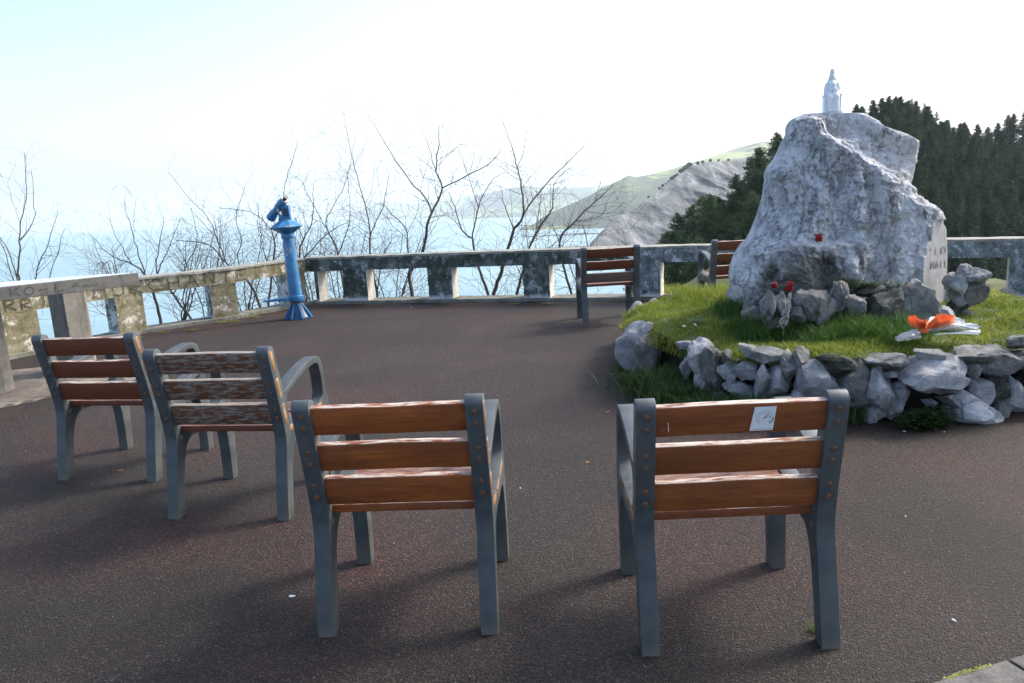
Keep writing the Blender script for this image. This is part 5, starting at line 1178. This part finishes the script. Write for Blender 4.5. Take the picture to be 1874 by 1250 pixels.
# ================================================================ BARE TREES
MTW = plain('bare_bark', (.080, .058, .044), .85, 0, 20, .35)
LIMBS = {
 'a': (12.6, [[(35, 620, .022), (35, 500, .016), (37, 420, .010), (48, 356, .006), (45, 279, .003)], [(35, 520, .010), (10, 450, .007), (-20, 400, .003)], [(37, 440, .008), (62, 400, .006), (57, 312, .003)]], 'thin upright leafless sapling at the far left behind the concrete table'),
 'b': (12.4, [[(60, 620, .016), (67, 497, .010), (86, 452, .007), (106, 385, .003)], [(70, 560, .010), (100, 480, .006), (118, 418, .003)], [(50, 600, .012), (15, 480, .006), (-8, 420, .003)]], 'low leafless sapling with fanned stems behind the concrete table'),
 'c': (12.3, [[(296, 600, .030), (285, 548, .024), (266, 503, .017), (243, 484, .012), (198, 465, .007), (163, 428, .003)], [(266, 503, .013), (250, 452, .008), (227, 369, .003)], [(243, 484, .009), (215, 440, .005), (200, 400, .003)]], 'leafless shrub with a dark crooked trunk behind the graffiti balustrade'),
 'd': (12.5, [[(355, 592, .024), (317, 538, .018), (288, 500, .013), (291, 452, .008), (300, 400, .003)], [(317, 538, .012), (345, 480, .008), (360, 440, .006), (350, 380, .003)], [(288, 500, .010), (310, 450, .006), (330, 400, .003)]], 'leafless shrub leaning left over the graffiti balustrade'),
 'e': (12.7, [[(482, 580, .030), (465, 532, .024), (449, 511, .020), (416, 484, .014), (384, 449, .009), (320, 439, .004)], [(416, 484, .012), (397, 436, .009), (378, 394, .007), (352, 369, .005), (307, 314, .003)], [(449, 511, .012), (435, 470, .009), (442, 439, .007), (432, 401, .005), (448, 340, .003)], [(397, 436, .006), (345, 380, .003)]], 'broad leafless tree with arching limbs left of the blue telescope'),
 'f': (12.5, [[(490, 580, .022), (500, 474, .016), (503, 441, .012), (488, 411, .009), (458, 388, .006), (400, 380, .003)], [(503, 441, .009), (515, 390, .006), (523, 335, .005), (545, 260, .003)]], 'leafless tree standing directly behind the blue telescope'),
 'g': (12.7, [[(560, 600, .022), (548, 469, .016), (555, 439, .012), (572, 400, .008), (573, 339, .003)], [(550, 480, .012), (597, 430, .008), (640, 405, .003)], [(555, 439, .007), (540, 400, .003)]], 'leafless shrub just right of the blue telescope'),
 'h': (12.9, [[(640, 600, .024), (619, 467, .016), (600, 423, .011), (597, 400, .008), (634, 330, .004), (650, 250, .002)], [(619, 467, .010), (640, 400, .006), (636, 310, .003)], [(600, 423, .008), (570, 370, .005), (552, 330, .003)]], 'slender leafless tree with several thin rods left of centre'),
 'i': (12.6, [[(700, 600, .026), (677, 459, .017), (678, 430, .013), (670, 382, .009), (646, 296, .006), (628, 205, .002)], [(678, 430, .010), (700, 380, .007), (712, 320, .003)], [(690, 540, .012), (700, 470, .008), (717, 440, .003)]], 'leafless tree with one long stem leaning left near the centre'),
 'j': (12.5, [[(757, 600, .040), (755, 546, .036), (750, 501, .030), (773, 459, .026), (782, 411, .022), (790, 389, .019), (810, 344, .014), (798, 315, .011), (803, 264, .007), (803, 226, .003)], [(790, 389, .014), (778, 360, .012), (758, 341, .010), (730, 302, .008), (704, 261, .005), (669, 200, .002)],
    [(810, 344, .011), (848, 325, .009), (896, 299, .006), (918, 274, .003)], [(750, 501, .016), (747, 459, .012), (742, 418, .010), (717, 392, .007), (701, 373, .004)], [(798, 315, .007), (785, 270, .004), (770, 235, .002)]], 'tallest leafless tree in the centre, forking into a wide crown'),
 'k': (12.8, [[(900, 600, .032), (896, 546, .028), (880, 501, .024), (867, 453, .019), (864, 437, .017), (845, 421, .012), (832, 379, .008), (820, 350, .003)], [(864, 437, .013), (875, 379, .010), (883, 360, .008), (902, 328, .005), (925, 315, .003)], [(875, 379, .008), (860, 330, .005), (840, 275, .002)]], 'leafless tree right of centre with crossing limbs behind the balustrade'),
 'l': (12.4, [[(900, 600, .038), (902, 546, .034), (920, 488, .030), (934, 443, .026), (941, 418, .022), (957, 395, .018), (955, 344, .012), (947, 309, .009), (938, 274, .006), (915, 206, .002)], [(957, 395, .014), (976, 366, .012), (1008, 328, .009), (1037, 299, .006), (1078, 258, .003)], [(941, 418, .010), (925, 380, .006), (915, 340, .003)], [(947, 309, .005), (960, 270, .004), (964, 235, .002)]], 'leafless tree whose long limb reaches up to the right toward the hills'),
 'm': (12.2, [[(940, 600, .028), (944, 546, .026), (954, 507, .022), (973, 443, .018), (995, 405, .014), (1011, 379, .010), (1014, 338, .006), (1042, 309, .003)], [(973, 443, .010), (985, 400, .006), (990, 350, .003)], [(954, 507, .012), (1000, 460, .007), (1030, 430, .003)]], 'leafless tree leaning right beside the small distant chair'),
 'n': (12.0, [[(1046, 600, .026), (1046, 542, .022), (1024, 446, .016), (1053, 405, .012), (1088, 370, .009), (1123, 338, .004)], [(1024, 446, .008), (1010, 410, .004)], [(1053, 405, .007), (1100, 395, .005), (1110, 370, .003)], [(1088, 370, .005), (1100, 330, .003)]], 'leafless shrub behind the distant chair, rightmost of the bare trees'),
 'o': (11.9, [[(1070, 600, .018), (1060, 520, .012), (1075, 450, .008), (1065, 410, .004)], [(1062, 530, .009), (1040, 480, .006), (1030, 455, .003)]], 'short thin leafless bush showing through the opening beside the distant chair'),
}
def bare_tree(key, yd, limbs, label):
    rs = random.Random(hash(key) if False else ord(key)*77); base = D(limbs[0][0][0], limbs[0][0][1], yd)
    T = empty('bare_tree', base-Vector((0, 0, .5))); tag(T, label, 'tree', 'low bushes beyond the balustrade' if ord(key) >= 200 else 'leafless trees beyond the balustrade'); off = -(base-Vector((0, 0, .5)))
    tr = MB(); tw = MB(); count = [0]
    def twig(p, d, L, r, lvl):
        n = max(3, int(L/.10)); pts = [p]; q = p.copy(); dd = d.normalized(); kids = []
        for i in range(n):
            dd = (dd+Vector((rs.gauss(0, .10), rs.gauss(0, .12), rs.gauss(0, .08)+.035))).normalized(); q = q+dd*(L/n); pts.append(q.copy())
            if lvl < 3 and i > 0 and rs.random() < (.58 if lvl == 1 else .42): kids.append((q.copy(), dd.copy(), 1-i/n))
        rr = [max(.0016, r*(1-.75*i/n)) for i in range(n+1)]
        tw.tube([x+off for x in pts], rr, 3, cap=False); count[0] += 1
        for (kp, kd, f) in kids:
            a = rs.choice((-1, 1))*rs.uniform(.45, 1.0); nd = Vector((kd.x*math.cos(a)-kd.z*math.sin(a), kd.y+rs.uniform(-.5, .5), kd.x*math.sin(a)+kd.z*math.cos(a)))
            twig(kp, nd, L*(.32+.35*f*rs.random()+.1), r*.6, lvl+1)
    for li, lb in enumerate(limbs):
        P = []; Rr = []
        for i, (u, v, r) in enumerate(lb):
            dy = 0 if i == 0 else rs.uniform(-.10, .10)+(li*.12)*(1 if li % 2 else -1)*i/len(lb)
            P.append(D(u, v, yd+dy)); Rr.append(r)
        Q = []; QR = []
        for i in range(len(P)-1):
            p0 = P[max(0, i-1)]; p1 = P[i]; p2 = P[i+1]; p3 = P[min(len(P)-1, i+2)]; L = (p2-p1).length; n = max(2, int(L/.09))
            for k in range(n):
                t = k/n; c = .5*((2*p1)+(-p0+p2)*t+(2*p0-5*p1+4*p2-p3)*t*t+(-p0+3*p1-3*p2+p3)*t**3); c = c+Vector((rs.gauss(0, .006), rs.gauss(0, .01), rs.gauss(0, .004))); Q.append(c); QR.append(Rr[i]+(Rr[i+1]-Rr[i])*t)
        Q.append(P[-1]); QR.append(Rr[-1])
        tr.tube([x+off for x in Q], [x*.92+.0008 for x in QR], 6)
        n = len(Q)
        for i in range(2, n):
            if Q[i].z < -.7: continue
            if rs.random() < (.62 if key in 'abcde' else .82):
                d = (Q[min(i+1, n-1)]-Q[i-1]).normalized(); a = rs.choice((-1, 1))*rs.uniform(.4, 1.1); nd = Vector((d.x*math.cos(a)-d.z*math.sin(a), rs.uniform(-.7, .7), d.x*math.sin(a)+d.z*math.cos(a)))
                twig(Q[i], nd, rs.uniform(.22, .75)*(1.15 if QR[i] > .006 else .75)*(.8 if key in 'abcde' else 1), min(.0055, max(.0026, QR[i]*.5)), 1)
    tr.build('trunk', MTW, T, smooth=True); tw.build('twigs', MTW, T)
    return count[0]
for k, (yd, lb, lab) in LIMBS.items(): bare_tree(k, yd, lb, lab)
rb = random.Random(515)
for i, u in enumerate([225, 335, 380, 450, 530, 580, 625, 720, 985]):
    top = 450 if u < 300 else (410 if u < 700 else 420); lbs = []
    for q in range(5):
        du = rb.uniform(-62, 62); tv = top+rb.uniform(-30, 45); lbs.append([(u+rb.uniform(-5, 5), 610, .013), (u+du*.35, 530, .009), (u+du*.7, 480, .006), (u+du, tv, .0028)])
    bare_tree(chr(200+i), 12.9+rb.uniform(-.3, .8), lbs, 'low twiggy leafless bush filling the gaps between the taller bare trees')

# ================================================================ SMALL THINGS ON THE TERRACE
def kerb_slabs():
    a = G(1728, 1250); b_ = G(1841, 1215); c = G(1848, 1213); d = G(1930, 1184); dirv = (b_-a).normalized(); n = Vector((dirv.y, -dirv.x, 0))
    for i, (p, q) in enumerate([(a-dirv*.35, b_), (b_+dirv*.012, b_+dirv*.60)]):
        mb = MB(); pts = [p, q, q+n*.30, p+n*.30]; mb.add([(x.x, x.y, -.03) for x in pts]+[(x.x, x.y, .014) for x in pts], [(3, 2, 1, 0), (4, 5, 6, 7), (0, 1, 5, 4), (1, 2, 6, 5), (2, 3, 7, 6), (3, 0, 4, 7)])
        o = mb.build('kerb', m_concrete('grey_kerb_stone', [(.10, .10, .095), (.17, .165, .155), (.23, .225, .21)], None, sc=9), None, bevel=.004); tag(o, kind='structure')
kerb_slabs()
leafy('kerb_weeds', [(gv(u, v, .006), .035, .012, .010, 120) for u, v in [(1745, 1243), (1765, 1236), (1785, 1231), (1805, 1224)]], .010, 'thin strip of yellow green weeds beside the corner kerb stone', 9, 'weeds', MGR)
def litter():
    mo = plain('cigarette_filter', (.42, .20, .08), .8); mw = plain('white_scrap', (.62, .62, .62), .8); ms = plain('white_pebble', (.6, .62, .66), .6, 0, 40)
    for i, (u, v, a, lab) in enumerate([(220, 861, .1, 'cigarette butt under the leftmost chair'), (1112, 754, .3, 'cigarette butt on the asphalt left of the sticker chair'), (727, 721, 0., 'cigarette butt behind the orange slatted chair'), (1075, 846, .6, 'tiny cigarette butt between the two front chairs')]):
        p = G(u, v, .005); mb = MB(); mb.tube([(-.013, 0, 0), (.013, 0, 0)], .0038, 8); o = mb.build('cigarette_butt', mo, None, smooth=True); o.location = p; o.rotation_euler.z = a; tag(o, lab, 'litter', 'cigarette butts on the asphalt')
    for i, (u, v, s_, lab) in enumerate([(535, 1091, .014, 'white scrap left of the orange slatted chair leg'), (1657, 945, .008, 'white speck of litter right of the sticker chair'), (1746, 1135, .009, 'white pebble near the lower right corner'), (1655, 789, .010, 'white scrap at the foot of the rock wall'), (1728, 790, .008, 'smaller white scrap right of the other by the rock wall'), (952, 893, .007, 'white pebble between the two front chairs'), (752, 562, .02, 'white scrap lying against the balustrade kerb'), (696, 884, .009, 'white scrap under the orange slatted chair')]):
        p = G(u, v, .003); o = link('litter_scrap', rock_mesh(700+i, s_, s_*.55, .004, 5, 2, .2, ms)); o.location = p; o.rotation_euler.z = i; tag(o, lab, 'litter', 'white scraps on the asphalt')
litter()
def grit():
    rs = np.random.RandomState(55); base = np.array([(1, 0, 0), (0, 1, 0), (-1, 0, 0), (0, -1, 0), (0, 0, .8), (.5, .5, .45)]); tri = np.array([(0, 1, 4), (1, 2, 4), (2, 3, 4), (3, 0, 4)])
    n = 900; x = rs.uniform(-6, 4.5, n); y = rs.uniform(1.3, 10.5, n); r = rs.uniform(.0015, .0042, n)*(1+.12*y); V = []; F = []
    for i in range(n):
        if math.hypot(x[i]-BC.x, y[i]-BC.y) < BR+.1: continue
        a = rs.rand()*6.28; c, s_ = math.cos(a), math.sin(a); k = len(V)
        for p in base: V.append((x[i]+(p[0]*c-p[1]*s_*.6)*r[i], y[i]+(p[0]*s_+p[1]*c*.6)*r[i], .001+p[2]*r[i]*.7))
        F += [tuple(int(t)+k for t in f) for f in tri]
    tag(link('grit', mesh('grit', V, F, [plain('pale_grit', (.20, .19, .175), .9, var=.6)])), 'pale grit and crumbs scattered over the asphalt', 'grit', kind='stuff')
grit()
# a little tuft at the chair foot
rs_ = np.random.RandomState(12); p = G(1493, 1158); k = 60
V, F = blades(np.stack([p.x+rs_.normal(0, .012, k), p.y+.01+rs_.normal(0, .008, k), 0*rs_.rand(k)], -1), .02+.03*rs_.rand(k), .0008+.0006*rs_.rand(k), .8, 9)
tag(link('grass_tuft', mesh('grass_tuft', V, F, [MGR])), 'tiny grass tuft at the right rear foot of the sticker chair', 'grass')

# ================================================================ HAZE
def haze():
    m = bpy.data.materials.new('haze_air'); m.use_nodes = True; nt = m.node_tree; nt.nodes.clear()
    o = nt.nodes.new('ShaderNodeOutputMaterial'); v = nt.nodes.new('ShaderNodeVolumePrincipled'); v.inputs['Color'].default_value = (.82, .92, 1, 1); v.inputs['Density'].default_value = 0.95e-4; v.inputs['Anisotropy'].default_value = .3
    nt.links.new(v.outputs[0], o.inputs['Volume'])
    mb = MB(); mb.box((-31000, -3200, -1350), (31000, 31500, 420)); h = mb.build('haze', m, None); tag(h, kind='stuff', label='thin bright sea haze over the whole bay', cat='haze')
haze()
